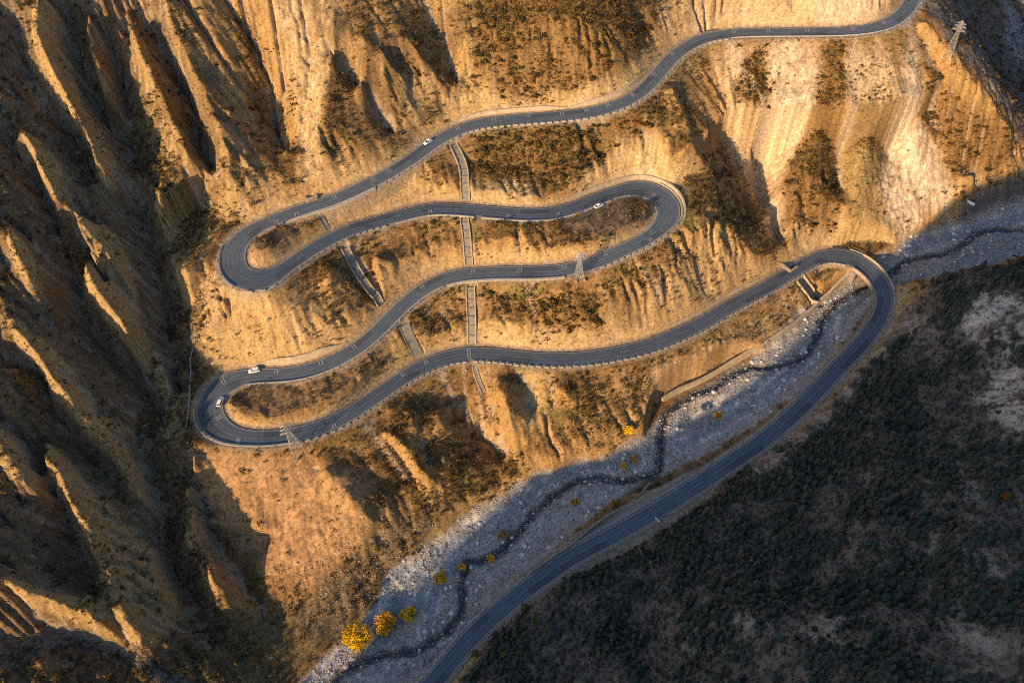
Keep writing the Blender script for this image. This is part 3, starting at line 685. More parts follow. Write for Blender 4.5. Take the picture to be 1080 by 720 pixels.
wn.links.new(wg.outputs['Position'], wt.inputs['Vector']); wr_ = wn.nodes.new('ShaderNodeValToRGB'); wr_.color_ramp.elements[0].position = .56; wr_.color_ramp.elements[0].color = (.03, .036, .042, 1); wr_.color_ramp.elements[1].position = .66; wr_.color_ramp.elements[1].color = (.5, .52, .53, 1)
wn.links.new(wt.outputs[0], wr_.inputs[0]); wn.links.new(wr_.outputs[0], wb.inputs['Base Color'])   # riffles break white

# ================================================================== things
CONC = mat('concrete', (.21,.185,.155), .9, .8, .25); PALE = mat('pale_concrete', (.37,.295,.205), .9, .6, .22); WHITEWALL = mat('whitewashed_concrete', (.34,.31,.27), .85, 1.2, .25)
STEEL = mat('galvanised_steel', (.32,.32,.315), .5, 1.5, .12, metal=.3); GLASSY = mat('insulator_glass', (.10,.16,.15), .2); GREYSTEEL = mat('rail_steel', (.42,.43,.44), .55, 1.0, .15, metal=.2)
class MB:
    def __init__(s): s.v = []; s.f = []
    def add(s, V, Fs): n = len(s.v); s.v += [tuple(map(float, p)) for p in V]; s.f += [tuple(n + i for i in q) for q in Fs]
    def box(s, c, size, rz=0.0):
        a, b = math.cos(rz), math.sin(rz); V = []
        for dz in (-.5, .5):
            for dx, dy in ((-.5, -.5), (.5, -.5), (.5, .5), (-.5, .5)):
                x, y = dx * size[0], dy * size[1]; V.append((c[0] + a * x - b * y, c[1] + b * x + a * y, c[2] + dz * size[2]))
        s.add(V, [(3,2,1,0),(4,5,6,7),(0,1,5,4),(1,2,6,5),(2,3,7,6),(3,0,4,7)])
    def tube(s, p0, p1, r0, r1=None, n=6):
        r1 = r0 if r1 is None else r1; p0 = Vector(p0); p1 = Vector(p1); d = (p1 - p0)
        if d.length < 1e-6: return
        q = d.to_track_quat('Z', 'Y'); V = []
        for p, r in ((p0, r0), (p1, r1)):
            for k in range(n):
                a = 2 * math.pi * k / n; V.append(p + q @ Vector((r * math.cos(a), r * math.sin(a), 0)))
        s.add(V, [(k, (k + 1) % n, n + (k + 1) % n, n + k) for k in range(n)] + [tuple(range(n))[::-1], tuple(range(n, 2 * n))])
    def loft(s, secs):
        k = len(secs[0]); V = [p for q in secs for p in q]
        Fs = [(i * k + j, i * k + (j + 1) % k, (i + 1) * k + (j + 1) % k, (i + 1) * k + j) for i in range(len(secs) - 1) for j in range(k)]
        s.add(V, Fs + [tuple(range(k))[::-1], tuple(range((len(secs) - 1) * k, len(secs) * k))])
    def strip(s, sections):
        """solid swept through a list of equal closed sections"""
        s.loft(sections)
    def build(s, name, m, parent=None, smooth=False):
        return mesh_from(name, s.v, s.f, m, parent, smooth)
def frame(P):
    t = np.gradient(P[:, :2], axis=0); t /= np.maximum(np.linalg.norm(t, axis=1), 1e-6)[:, None]
    return t, np.stack([-t[:, 1], t[:, 0]], 1)
def ridx(px): return int(np.argmin(np.hypot(road_px[:, 0] - px[0], road_px[:, 1] - px[1])))
def swept(path, l, r, z0, z1, l2=None, r2=None):
    """sections of a wall: from offset l to r, heights z0..z1 (top may be shifted to l2..r2)"""
    t, q = frame(path); n = len(path); l2 = l if l2 is None else l2; r2 = r if r2 is None else r2
    B = lambda a: np.broadcast_to(a, n)
    l, r, z0, z1, l2, r2 = map(B, (l, r, z0, z1, l2, r2))
    g = lambda o, z: np.c_[path[:, :2] + q * o[:, None], path[:, 2] + z]
    A = [g(l, z0), g(r, z0), g(r2, z1), g(l2, z1)]
    return [[A[k][i] for k in range(4)] for i in range(n)]

# -- road details: rumble strips and a broken centre line, painted on the asphalt
RUMBLE = [(292,392),(341,384),(238,402),(225,441),(250,465),(376,366),(448,304),(501,285),(549,284),(596,282),(641,269),(684,251),(523,127),(558,122),(594,120),(621,117),(645,112),(670,100),(692,78),(711,57),(775,33),(811,33),(853,33),(901,32),(935,22),(484,134),(411,177),(395,189),(355,208),(313,224),(292,233),(536,228),(587,226),(453,222),(687,208),(493,373),(450,383),(425,397),(350,450)]
ay = nor                                            # left normals of the road
for a, b in RUMBLE:
    k = ridx((a, b)); k = min(max(k, 3), len(road) - 4)
    lat = (to_px(np.r_[road[k, :2] + nor[k], road[k, 2]]) - road_px[k]); side = 1 if lat @ (np.array((a, b)) - road_px[k]) >= 0 else -1
    if math.hypot(a - 493, b - 373) < 2: lo, hi = -half[k] + .5, half[k] - .5
    else: lo, hi = (.5, half[k] - 1.0) if side > 0 else (-half[k] + 1.0, -.5)
    mb = MB()
    for d in (-1.1, 0, 1.1):
        c = road[k] + np.r_[tan[k] * d, 0]; r0 = c + np.r_[nor[k] * lo, .03]; r1 = c + np.r_[nor[k] * hi, .03]; w = np.r_[tan[k] * .2, 0]
        mb.add([r0 - w, r0 + w, r1 + w, r1 - w], [(0, 3, 2, 1)])
    mb.build('rumble_strip', M['paint'], rd)
mb = MB()
for k in range(4, len(road) - 8, 9):
    sec = road[k:k + 5]; t_, q_ = frame(sec)
    for i in range(4):
        mb.add([np.r_[sec[i, :2] + q_[i] * .09, sec[i, 2] + .02], np.r_[sec[i, :2] - q_[i] * .09, sec[i, 2] + .02], np.r_[sec[i + 1, :2] - q_[i + 1] * .09, sec[i + 1, 2] + .02], np.r_[sec[i + 1, :2] + q_[i + 1] * .09, sec[i + 1, 2] + .02]], [(0, 1, 2, 3)])
mb.build('centre_line', mat('worn_paint', (.17,.175,.18), .8, 1.0, .4), rd)

# -- guard rails (steel) and guard walls (concrete blocks)
def guard_rail(p0, p1, side, label, off=.55):
    a, b = ridx(p0), ridx(p1); a, b = min(a, b), max(a, b); P = road[a:b:2]; o = side * (half[a:b:2] + off)
    root = empty('guard_rail', P[0]); tag(root, label, 'guard rail', 'steel guard rails along the road')
    L = P - P[0]
    mb = MB(); mb.strip(swept(L, o - .09, o + .09, .42, .80)); mb.build('rail', GREYSTEEL, root)
    t, q = frame(P); pm = None
    for i in range(0, len(P), 3):
        c = np.r_[L[i, :2] + q[i] * (o[i] + side * .2), L[i, 2]]
        if pm is None:
            m2 = MB(); m2.box((0, 0, .3), (.22, .22, 1.1)); po = m2.build('post', WHITEWALL, root); pm = po
        else: po = pm.copy(); COL.objects.link(po); po.parent = root
        po.location = c
def guard_wall(p0, p1, side, label, off=.7, width=.42, h=.5, step=3, gap=True):
    a, b = ridx(p0), ridx(p1); a, b = min(a, b), max(a, b); mb = MB()
    for k in range(a, b - step + 1, step):
        P = road[k:k + step + (0 if gap else 1)]; o = side * (half[k:k + len(P)] + off)
        if len(P) > 1: mb.strip(swept(P, o - width / 2, o + width / 2, -.9, h))
    o = mb.build('guard_wall', WHITEWALL); tag(o, label, 'guard wall', 'low pale guard walls on the valley edge of the road')
guard_rail((445,734), (760,494), 1, 'steel guard rail on the river side of the valley road, lower half')
guard_rail((760,494), (923,343), 1, 'steel guard rail on the river side of the valley road near the bridge')
guard_rail((445,734), (697,536), -1, 'steel guard rail under the wooded slope, lower half of the valley road')
guard_rail((700,534), (932,330), -1, 'steel guard rail between the valley road and the wooded slope, upper half')
guard_rail((890,271), (933,318), -1, 'curved steel guard rail outside the riverside bend by the bridge')
guard_wall((893,271), (760,330), 1, 'row of pale guard blocks above the culvert and the riverside wall')
guard_wall((757,331), (493,373), 1, 'long row of pale guard blocks below the lowest hillside road run')
guard_wall((490,373), (310,457), 1, 'pale guard blocks below the road beside the bottom left lattice tower')
guard_rail((306,458), (222,425), 1, 'curved guard rail on the outside of the lowest left hairpin')
guard_rail((262,397), (466,295), -1, 'guard rail on the inner edge of the run climbing from the lowest left hairpin')
guard_wall((468,294), (600,284), -1, 'pale guard wall below the second run, west of the small lattice tower', gap=False, width=.9)
guard_wall((628,277), (700,238), -1, 'pale guard blocks below the right hairpin, east of the small lattice tower')
guard_rail((702,235), (683,200), -1, 'curved guard rail on the outside of the right hairpin')
guard_wall((640,206), (505,222), 1, 'pale guard wall below the third run, right of the stepped drain', gap=False)
guard_wall((500,222), (410,231), 1, 'pale guard wall below the third run at the stepped drain', gap=False)
guard_wall((405,232), (262,296), 1, 'row of pale guard blocks from the third run to the upper left hairpin')
guard_rail((256,294), (250,257), 1, 'curved guard rail on the outside of the upper left hairpin')
guard_wall((300,228), (395,190), -1, 'pale guard wall below the top run above the upper left hairpin', gap=False, width=.9)
guard_wall((398,189), (480,139), -1, 'pale guard blocks below the top run where the white car drives')
guard_wall((484,137), (690,82), -1, 'pale guard blocks below the middle of the top run')
guard_wall((693,79), (770,36), -1, 'pale guard blocks at the head of the dark ravine')
guard_rail((772,36), (966,-30), -1, 'steel guard rail above the pale scree at the far end of the top run')

# -- retaining walls on the uphill side
def retaining(p0, p1, side, h, label, off=1.3, lean=1.0, thick=.8, m=PALE, taper=12):
    a, b = ridx(p0), ridx(p1); a, b = min(a, b), max(a, b); P = road[a:b + 1]; n = len(P); e = np.minimum(np.arange(n), np.arange(n)[::-1]) / taper
    hh = h * (.25 + .75 * sstep(0, 1, e)); o = half[a:b + 1] + off
    mb = MB(); mb.strip(swept(P, side * o, side * (o + lean + thick), -.6, hh, side * (o + lean * hh / h), side * (o + lean * hh / h + thick)))
    ob = mb.build('retaining_wall', m); tag(ob, label, 'retaining wall', 'retaining walls at the foot of the road cuttings')
retaining((262,398), (372,369), 1, 3.0, 'broad sandy coloured retaining wall above the white car near the lowest left hairpin', lean=1.0, thick=.6)
retaining((600,222), (705,228), -1, 1.8, 'sandy coloured retaining wall curving round the outside of the right hairpin', lean=.6)
retaining((480,139), (600,121.5), 1, 1.8, 'pale retaining wall above the middle of the top run, below the thicket', lean=.6)
retaining((602,121), (692,80), 1, 2.2, 'pale retaining wall above the top run where it bends up towards the ravine', lean=.7)
retaining((700,357), (822,296), -1, 1.3, 'thin pale retaining wall under the striped cliff of the lowest hillside run', lean=.4, thick=.6)

# -- drains down the slopes
def drain(kind, w, P, label):
    t, q = frame(P); root = empty('drainage_chute', P[0]); tag(root, label, 'drain', 'concrete drains between the road runs'); L = P - P[0]
    mb = MB(); mb.strip(swept(L, -w, w, -.6, .0)); mb.build('channel_bed', CONC, root)
    wh = {'deep': 2.4, 'stepped': .75, 'smooth': .35, 'broken': .3}[kind]
    for sd_ in (-1, 1):
        mb = MB(); mb.strip(swept(L, sd_ * w, sd_ * (w + .4), -.8, wh)); mb.build('side_wall', PALE if kind != 'smooth' else CONC, root)
    if kind == 'stepped':
        for i in range(2, len(P) - 2, 4):
            mb = MB(); c = L[i]; rz = math.atan2(t[i, 1], t[i, 0]); mb.box((c[0], c[1], c[2] + .1), (.45, 2 * w - .02, .75), rz); mb.build('step', CONC, root)
DL = ['stepped concrete drain curving down from the top run to the third run', 'stepped concrete drain between the third run and the second run', 'stepped concrete drain ending at the lowest hillside run',
 'shaded concrete drain with a few steps in the gully below the upper left hairpin', 'smooth pale concrete slab drain between the second and the lowest run', 'narrow broken concrete gutter below the lowest hillside run', 'deep walled culvert channel between the lowest run and the riverside wall', 'thin concrete gutter in the dark gully inside the upper left hairpin']
for (k_, w_, P), lb in zip(chutes, DL): drain(k_, w_, P, lb)

# -- walls along the river, bridge, culvert heads
def river_wall(px, w, above, depth, label, m=PALE):
    P = resample(HIT(catmull(np.array(px, float), 4)), 1.5); z = P[:, 2].copy()
    P[:, 2] = np.convolve(np.pad(z, 12, mode='edge'), np.ones(25) / 25, 'valid') + above
    mb = MB(); mb.strip(swept(P, w / 2 + .5, -w / 2 - .5, -depth, 0, w / 2, -w / 2)); o = mb.build('river_wall', m); tag(o, label, 'river wall')
river_wall([(698,423),(715,413),(740,402),(790,373),(830,347),(862,322),(882,303),(902,284)], 1.3, 2.1, 5, 'long sunlit river training wall along the far bank from gravel to bridge')
river_wall([(561,604),(583,588),(600,577),(618,562),(640,545),(660,533),(686,513)], .8, 1.7, 5, 'low weathered river wall between the gravel bed and the lower valley road', CONC)
near = np.hypot(creek[:, 0][None] - road[:, 0][:, None], creek[:, 1][None] - road[:, 1][:, None]).min(1)
kk = np.where((near < 9.5) & (np.abs(np.arange(len(road)) - i_br * 0 - ridx((926,296))) < 40))[0]; ka, kb = kk.min(), kk.max()
P = road[ka:kb + 1]; br = empty('bridge', P[0]); tag(br, 'short concrete road bridge carrying the riverside bend over the dark creek', 'bridge'); L = P - P[0]; o = half[ka:kb + 1]
mb = MB(); mb.strip(swept(L, o + 1.0, -o - 1.0, -1.5, -.04 - .3)); mb.build('deck', CONC, br)
for sd_ in (-1, 1):
    mb = MB(); mb.strip(swept(L, sd_ * (o + .45), sd_ * (o + 1.05), -.5, .85)); mb.build('parapet', PALE, br)
for i, j in ((0, 3), (len(L) - 4, len(L) - 1)):
    mb = MB(); mb.strip(swept(L[i:j + 1], o[i:j + 1] + 1.3, -o[i:j + 1] - 1.3, -9, -1.5)); mb.build('abutment', CONC, br)
def headwall(px, w, h, d, rz, label):
    p = HIT([px])[0]; mb = MB(); mb.box((0, 0, h / 2 - .8), (w, .6, h)); 
    root = empty('culvert_headwall', p, rz); tag(root, label, 'culvert headwall'); mb.build('front_wall', CONC, root)
    for s_ in (-1, 1):
        mb = MB(); mb.box((s_ * (w / 2 + .22), d / 2, h / 2 - .9), (.42, d, h - .2)); mb.build('wing_wall', PALE, root)
    mb = MB(); mb.box((0, .05, h - .75), (w + .9, .9, .25)); mb.build('coping', PALE, root)
headwall((828,284), 5, 2.4, 5, math.radians(-55), 'concrete culvert headwall at the foot of the dark ravine beside the road')
headwall((330,212), 4, 2.6, 4, math.radians(20), 'concrete culvert headwall above the upper left hairpin at the gully mouth')
P = resample(HIT(np.array([(206,338),(205,360),(203,385),(201,412),(199,438),(197,452)], float)), 2.0); P[:, 2] = np.convolve(np.pad(P[:, 2], 3, mode='edge'), np.ones(7) / 7, 'valid') + .9
root = empty('water_pipe', P[0]); tag(root, 'thin pale pipe running straight down the shaded slope left of the lowest hairpin', 'pipe')
mb = MB()
for i in range(len(P) - 1): mb.tube(P[i] - P[0], P[i + 1] - P[0], .24, n=8)
mb.build('tube', STEEL, root)
for i in range(0, len(P), 4):
    mb = MB(); c = P[i] - P[0]; mb.box((c[0], c[1], c[2] - .75), (.5, .5, 1.1)); mb.build('pipe_support', CONC, root)

# -- lattice towers
def tower(px, H, wb, rz, label):
    p = HIT([px])[0]; root = empty('lattice_tower', (p[0], p[1], p[2] - .2), rz); tag(root, label, 'electricity tower', 'lattice towers carrying the power line')
    wz = lambda z: wb / 2 * (1 - z / H * 1.0) ** 1.15 * .82 + wb / 2 * .18 * (1 - .55 * z / H) if z < H else .12
    lv = [0, .17 * H, .31 * H, .43 * H, .53 * H, .62 * H, .70 * H, .77 * H, .84 * H, .91 * H, .97 * H]
    for sx, sy in ((1, 1), (1, -1), (-1, 1), (-1, -1)):
        mb = MB()
        for a, b in zip(lv[:-1], lv[1:]): mb.tube((sx * wz(a), sy * wz(a), a), (sx * wz(b), sy * wz(b), b), .10, .085, 4)
        mb.tube((sx * wz(lv[-1]), sy * wz(lv[-1]), lv[-1]), (0, 0, H), .10, .08, 4)
        mb.build('leg', STEEL, root)
        mb = MB(); mb.box((sx * wz(0), sy * wz(0), -.15), (.7, .7, 1.2)); mb.build('footing', WHITEWALL, root)
    mb = MB()
    for a, b in zip(lv[:-1], lv[1:]):
        A, B = wz(a), wz(b)
        for k in range(4):
            c0 = [(1, 1), (1, -1), (-1, -1), (-1, 1)][k]; c1 = [(1, 1), (1, -1), (-1, -1), (-1, 1)][(k + 1) % 4]
            mb.tube((c0[0] * A, c0[1] * A, a), (c1[0] * B, c1[1] * B, b), .045, n=4); mb.tube((c1[0] * A, c1[1] * A, a), (c0[0] * B, c0[1] * B, b), .045, n=4); mb.tube((c0[0] * B, c0[1] * B, b), (c1[0] * B, c1[1] * B, b), .07, n=4)
    mb.build('bracing', STEEL, root)
    for z, L_ in ((.72 * H, 2.4), (.82 * H, 2.0), (.91 * H, 1.6)):
        w = wz(z); ca = MB()
        for s_ in (-1, 1):
            for y in (-w, w):
                ca.tube((s_ * w, y, z), (s_ * (w + L_), 0, z + .15), .09, n=4); ca.tube((s_ * w, y, z + .9), (s_ * (w + L_), 0, z + .15), .075, n=4)
            ca.tube((s_ * (w + L_ * .5), -w * .5, z + .07), (s_ * (w + L_ * .5), w * .5, z + .07), .06, n=4)
        co = ca.build('crossarm', STEEL, root)
        for s_ in (-1, 1):
            i_ = MB(); x = s_ * (w + L_)
            for q in range(6): i_.tube((x, 0, z - .05 - q * .2), (x, 0, z - .2 - q * .2), .14, .07, 8)
            i_.build('insulator', GLASSY, co)
tower((315,477), 22, 5.0, math.radians(25), 'tall lattice tower below the lowest left hairpin, its top crossing the road')
tower((611,292), 15, 3.6, math.radians(5), 'small pale lattice tower at the roadside below the second run')
tower((1000,58), 17, 3.6, math.radians(-40), 'thin lattice tower on the sunlit crest beside the dark upper valley')

# -- signs
def sign(px, w, h, rz, label, m, z0=1.2):
    p = HIT([px])[0]; root = empty('road_sign', p, rz); tag(root, label, 'sign')
    mb = MB(); mb.box((0, 0, z0 + h / 2), (w, .16, h)); bd = mb.build('board', m, root)
    mb = MB(); mb.box((0, .1, z0 + h / 2), (w + .16, .06, h + .16)); mb.build('frame', STEEL, bd)
    for s_ in (-1, 1):
        mb = MB(); mb.tube((s_ * w * .35, .2, -1), (s_ * w * .35, .2, z0 + h), .09, n=8); mb.build('post', STEEL, root)
SIGNW = mat('sign_board', (.72,.78,.76), .5)
sign((693,550), 2.4, 1.0, math.radians(-52), 'small pale road sign beside the lower valley road under the wooded slope', SIGNW)
sign((1022,217), 3.9, 1.5, math.radians(-50), 'long pale signboard on the shaded flat below the scree cone', SIGNW)

# -- cars
WHITE = mat('white_car_paint', (.80,.80,.79), .25); BLACKGLASS = mat('dark_car_glass', (.012,.014,.018), .06); RUB = mat('tyre_rubber', (.02,.02,.02), .9); RIM = mat('wheel_rim', (.5,.5,.52), .35, metal=.8)
LAMP = mat('clear_lamp', (.75,.77,.8), .1); TAIL = mat('red_lamp', (.35,.02,.02), .2); DARKTRIM = mat('dark_trim', (.03,.03,.032), .6); SILVER = mat('silver_car_paint', (.66,.67,.69), .25, metal=.1)
def rsec(x, y, z0, z1, r=.18):
    return [(x, -y + r * .4, z0), (x, y - r * .4, z0), (x, y, z0 + r), (x, y, z1 - r), (x, y - r, z1), (x, -y + r, z1), (x, -y, z1 - r), (x, -y, z0 + r)]
def car(px, heading, style, label, paint):
    """heading: pixel towards which the car points"""
    k = ridx(px); r = rays([px])[0]; p = r * (road[k, 2] / r[2]); r2 = rays([heading])[0]; q = r2 * (road[k, 2] / r2[2])
    root = empty('car', (p[0], p[1], p[2] + .03), math.atan2(q[1] - p[1], q[0] - p[0])); tag(root, label, 'car', 'white cars driving on the mountain road')
    suv = style == 'suv'; Lh = 2.2 if not suv else 2.25; top = 1.46 if not suv else 1.72; hood = .92 if not suv else 1.05; W_ = .90 if not suv else .94
    mb = MB(); X = [-Lh, -Lh + .12, -Lh + .5, -.9, .75, 1.3, Lh - .35, Lh - .05, Lh]
    zt = [hood - .12, hood + .02, hood + .05, hood + .06, hood + .04, hood - .01, hood - .10, hood - .2, hood - .35]
    yy = [W_ - .14, W_ - .05, W_, W_, W_, W_, W_ - .04, W_ - .14, W_ - .26]
    mb.loft([rsec(x, y, .28, z) for x, y, z in zip(X, yy, zt)]); body = mb.build('body', paint, root, smooth=False)
    gx0, gx1, rx0, rx1 = (-1.75, 1.05, -1.05, .25) if not suv else (-2.1, 1.05, -1.75, .35)
    mb = MB(); b_, t_ = hood + .02, top - .05
    mb.add([(gx0, -W_ + .08, b_), (gx1, -W_ + .08, b_), (gx1, W_ - .08, b_), (gx0, W_ - .08, b_), (rx0, -W_ + .24, t_), (rx1, -W_ + .24, t_), (rx1, W_ - .24, t_), (rx0, W_ - .24, t_)], [(3,2,1,0),(4,5,6,7),(0,1,5,4),(1,2,6,5),(2,3,7,6),(3,0,4,7)])
    mb.build('windows', BLACKGLASS, root)
    mb = MB(); mb.loft([[(x, -y, t_ - .01), (x, y, t_ - .01), (x, y - .06, t_ + .06), (x, -y + .06, t_ + .06)] for x, y in ((rx0 - .08, W_ - .28), (rx0 + .2, W_ - .22), (rx1 - .2, W_ - .22), (rx1 + .06, W_ - .27))]); rf = mb.build('roof', paint, root)
    mb = MB()
    for s_ in (-1, 1):
        for xa, xb in ((gx0, rx0), (gx1, rx1), ((gx0 + gx1) / 2 - .1, (rx0 + rx1) / 2 - .1)): mb.tube((xa, s_ * (W_ - .07), b_), (xb, s_ * (W_ - .23), t_), .05, .05, 5)
    mb.build('pillars', paint, rf)
    for x in (-1.32, 1.32):
        for s_ in (-1, 1):
            mb = MB(); mb.tube((x, s_ * (W_ - .22), .33), (x, s_ * (W_ + .01), .33), .33, n=16); w_ = mb.build('wheel', RUB, root)
            mb = MB(); mb.tube((x, s_ * (W_ - .02), .33), (x, s_ * (W_ + .03), .33), .2, .18, 12); mb.build('rim', RIM, w_)
    for s_ in (-1, 1):
        mb = MB(); mb.box((Lh - .22, s_ * (W_ - .3), hood - .32), (.3, .36, .14)); mb.build('headlight', LAMP, root)
        mb = MB(); mb.box((-Lh + .05, s_ * (W_ - .25), hood - .2), (.16, .34, .18)); mb.build('tail_light', TAIL, root)
        mb = MB(); mb.box((.85, s_ * (W_ + .08), hood + .06), (.14, .2, .13)); mb.build('wing_mirror', paint, root)
    for x in (-Lh - .02, Lh + .02):
        mb = MB(); mb.box((x * .99, 0, .42), (.16, 2 * W_ - .4, .22)); mb.build('bumper', DARKTRIM, root)
car((268.5,391.5), (240,397.5), 'suv', 'white car below the sandy retaining wall, heading towards the lowest hairpin', WHITE)
car((233,424.5), (236,418), 'suv', 'white car on the inner edge of the lowest left hairpin', WHITE)
car((451.5,150.8), (444,155.5), 'sedan', 'white car on the top run near the head of the stepped drain', WHITE)
car((631.5,218), (640,214), 'sedan', 'white car at the inner edge of the right hairpin, nose towards the bend', WHITE)

# ================================================================== plants and stones
def plant_mat(name, rough=.9, spec=.1):
    m = bpy.data.materials.new(name); m.use_nodes = True; t = m.node_tree; b = t.nodes['Principled BSDF']; b.inputs['Roughness'].default_value = rough; b.inputs['Specular IOR Level'].default_value = spec
    a = t.nodes.new('ShaderNodeAttribute'); a.attribute_name = 'soil'
    g = t.nodes.new('ShaderNodeNewGeometry'); n = t.nodes.new('ShaderNodeTexNoise'); n.inputs['Scale'].default_value = 2.2; n.inputs['Detail'].default_value = 4
    t.links.new(g.outputs['Position'], n.inputs['Vector'])
    r = t.nodes.new('ShaderNodeMapRange'); r.inputs[1].default_value = .3; r.inputs[2].default_value = .7; r.inputs[3].default_value = .5; r.inputs[4].default_value = 1.5; t.links.new(n.outputs[0], r.inputs[0])
    v = t.nodes.new('ShaderNodeVectorMath'); v.operation = 'SCALE'; t.links.new(a.outputs['Color'], v.inputs[0]); t.links.new(r.outputs[0], v.inputs['Scale']); t.links.new(v.outputs[0], b.inputs['Base Color'])
    return m
PLANT = plant_mat('leaves_and_twigs'); STONE = plant_mat('stone', .85, .2); BARK = mat('bark', (.13,.10,.075), .9, 3, .3)

def ico(sub, seed, amp, flat=1.0):
    bm = bmesh.new(); bmesh.ops.create_icosphere(bm, subdivisions=sub, radius=1.0); V = np.array([v.co[:] for v in bm.verts]); Fs = np.array([[v.index for v in f.verts] for f in bm.faces]); bm.free()
    r = np.random.default_rng(seed); off = r.random(3) * 50
    n = noise(V[:, 0] * 1.6 + off[0], V[:, 1] * 1.6 + V[:, 2] * 1.1 + off[1], seed) + .6 * noise(V[:, 0] * 3.3 + V[:, 2] * 2 + off[2], V[:, 1] * 3.3 - V[:, 2], seed + 1)
    V = V * (1 + amp * n + amp * .5 * r.standard_normal(len(V)) * .5)[:, None]; V[:, 2] *= flat
    return V, Fs
def ragged(seed, n=130):
    """bush of many small leaf sprays around a few stems, radius about 1"""
    r = np.random.default_rng(seed); V = []; Fs = []; cc = [(q * math.cos(a), q * math.sin(a), .25 + .5 * r.random(), r.uniform(.25, .5)) for a, q in zip(r.uniform(0, 6.28, 9), .7 * np.sqrt(r.random(9)))]
    for i in range(n):
        c = cc[int(r.integers(0, 9))]; d = r.standard_normal(3); d /= np.linalg.norm(d); p = np.array(c[:3]) + d * c[3] * r.random() ** .35 * (1, 1, .8); p[2] = max(p[2], -.05)
        u = r.standard_normal(3); u /= np.linalg.norm(u); v = np.cross(u, d); v /= np.linalg.norm(v) + 1e-6; s_ = r.uniform(.10, .24); k = len(V)
        V += [p - u * s_, p + v * s_, p + u * s_ * 1.1, p - v * s_]; Fs += [(k, k + 1, k + 2), (k, k + 2, k + 3)]
    return np.array(V), np.array(Fs)
def cone_tree(seed, tiers=4, n=9):
    """small conifer: ragged tiers of drooping boughs, height 1"""
    r = np.random.default_rng(seed); V = []; Fs = []
    for k in range(tiers):
        z0 = .12 + .80 * k / tiers; R = .34 * (1 - .72 * k / tiers); z1 = z0 + 1.25 / tiers * .8
        c = len(V); V.append((0, 0, min(z1, 1.0)))
        for j in range(2 * n):
            a = math.pi * j / n + r.random() * .2; q = R * ((1.0 if j % 2 else .55) + .22 * r.standard_normal() * .6); V.append((q * math.cos(a), q * math.sin(a), z0 - (.05 if j % 2 else -.03) + .03 * r.standard_normal()))
        Fs += [(c, c + 1 + j, c + 1 + (j + 1) % (2 * n)) for j in range(2 * n)]
    return np.array(V), np.array(Fs)
def merge(name, templates, pos, scl, rot, colr, m, aspect=None):
    Vs = []; Fs = []; Cs = []; n = 0; which = rng.integers(0, len(templates), len(pos))
    for ti, (tv, tf) in enumerate(templates):
        k = np.where(which == ti)[0]
        if not len(k): continue
        c, s_ = np.cos(rot[k])[:, None], np.sin(rot[k])[:, None]; sc = scl[k]
        X = tv[None, :, 0] * sc[:, None, 0]; Y = tv[None, :, 1] * sc[:, None, 1]; Zz = tv[None, :, 2] * sc[:, None, 2]
        V = np.stack([X * c - Y * s_, X * s_ + Y * c, Zz], -1) + pos[k][:, None]
        Vs.append(V.reshape(-1, 3)); Fs.append((tf[None] + (n + np.arange(len(k)) * len(tv))[:, None, None]).reshape(-1, 3)); Cs.append(np.repeat(colr[k], len(tv), 0)); n += len(k) * len(tv)
    return mesh_from(name, np.concatenate(Vs), np.concatenate(Fs), m, attr=np.concatenate(Cs))
def scatter(density, n, mind, seed):
    """positions with probability density (fine grid, 0..1), not closer than about mind"""
    r = np.random.default_rng(seed); p = np.clip(density, 0, None).ravel().astype(float); p = p / p.sum(); k = r.choice(p.size, size=n, p=p)
    x = fx.ravel()[k] + r.random(n) * FD; y = fy.ravel()[k] + r.random(n) * FD
    if mind > 0:
        seen = set(); keep = []
        for i in range(n):
            c = (int(x[i] / mind), int(y[i] / mind))
            if c in seen: continue
            seen.add(c); keep.append(i)
        x, y = x[keep], y[keep]
    return np.stack([x, y, F(x, y)], 1)
def seen_px(P, pad=30):
    q = to_px(P); return (q[:, 0] > -pad) & (q[:, 0] < 1080 + pad) & (q[:, 1] > -pad) & (q[:, 1] < 720 + pad)
free = (Dn > Vn[..., 1] + 1.5) * (1 - bedF) * (Dc > 4)
for k_, w_, P in chutes:
    Dk, _ = stamp(P, P[:, 2:3], F, 6); free = free * (Dk > w_ + 1.4)
view = seen_px(np.stack([fx.ravel(), fy.ravel(), F.Z.ravel()], 1), 20).reshape(fx.shape)
free = free * view
clump = sstep(.0, .45, fbm(fx, fy, 13, 3, 201) + .35 * fbm(fx, fy, 40, 2, 202))
clump2 = sstep(-.15, .35, fbm(fx, fy, 17, 4, 205) + .5 * fbm(fx, fy, 55, 2, 206))

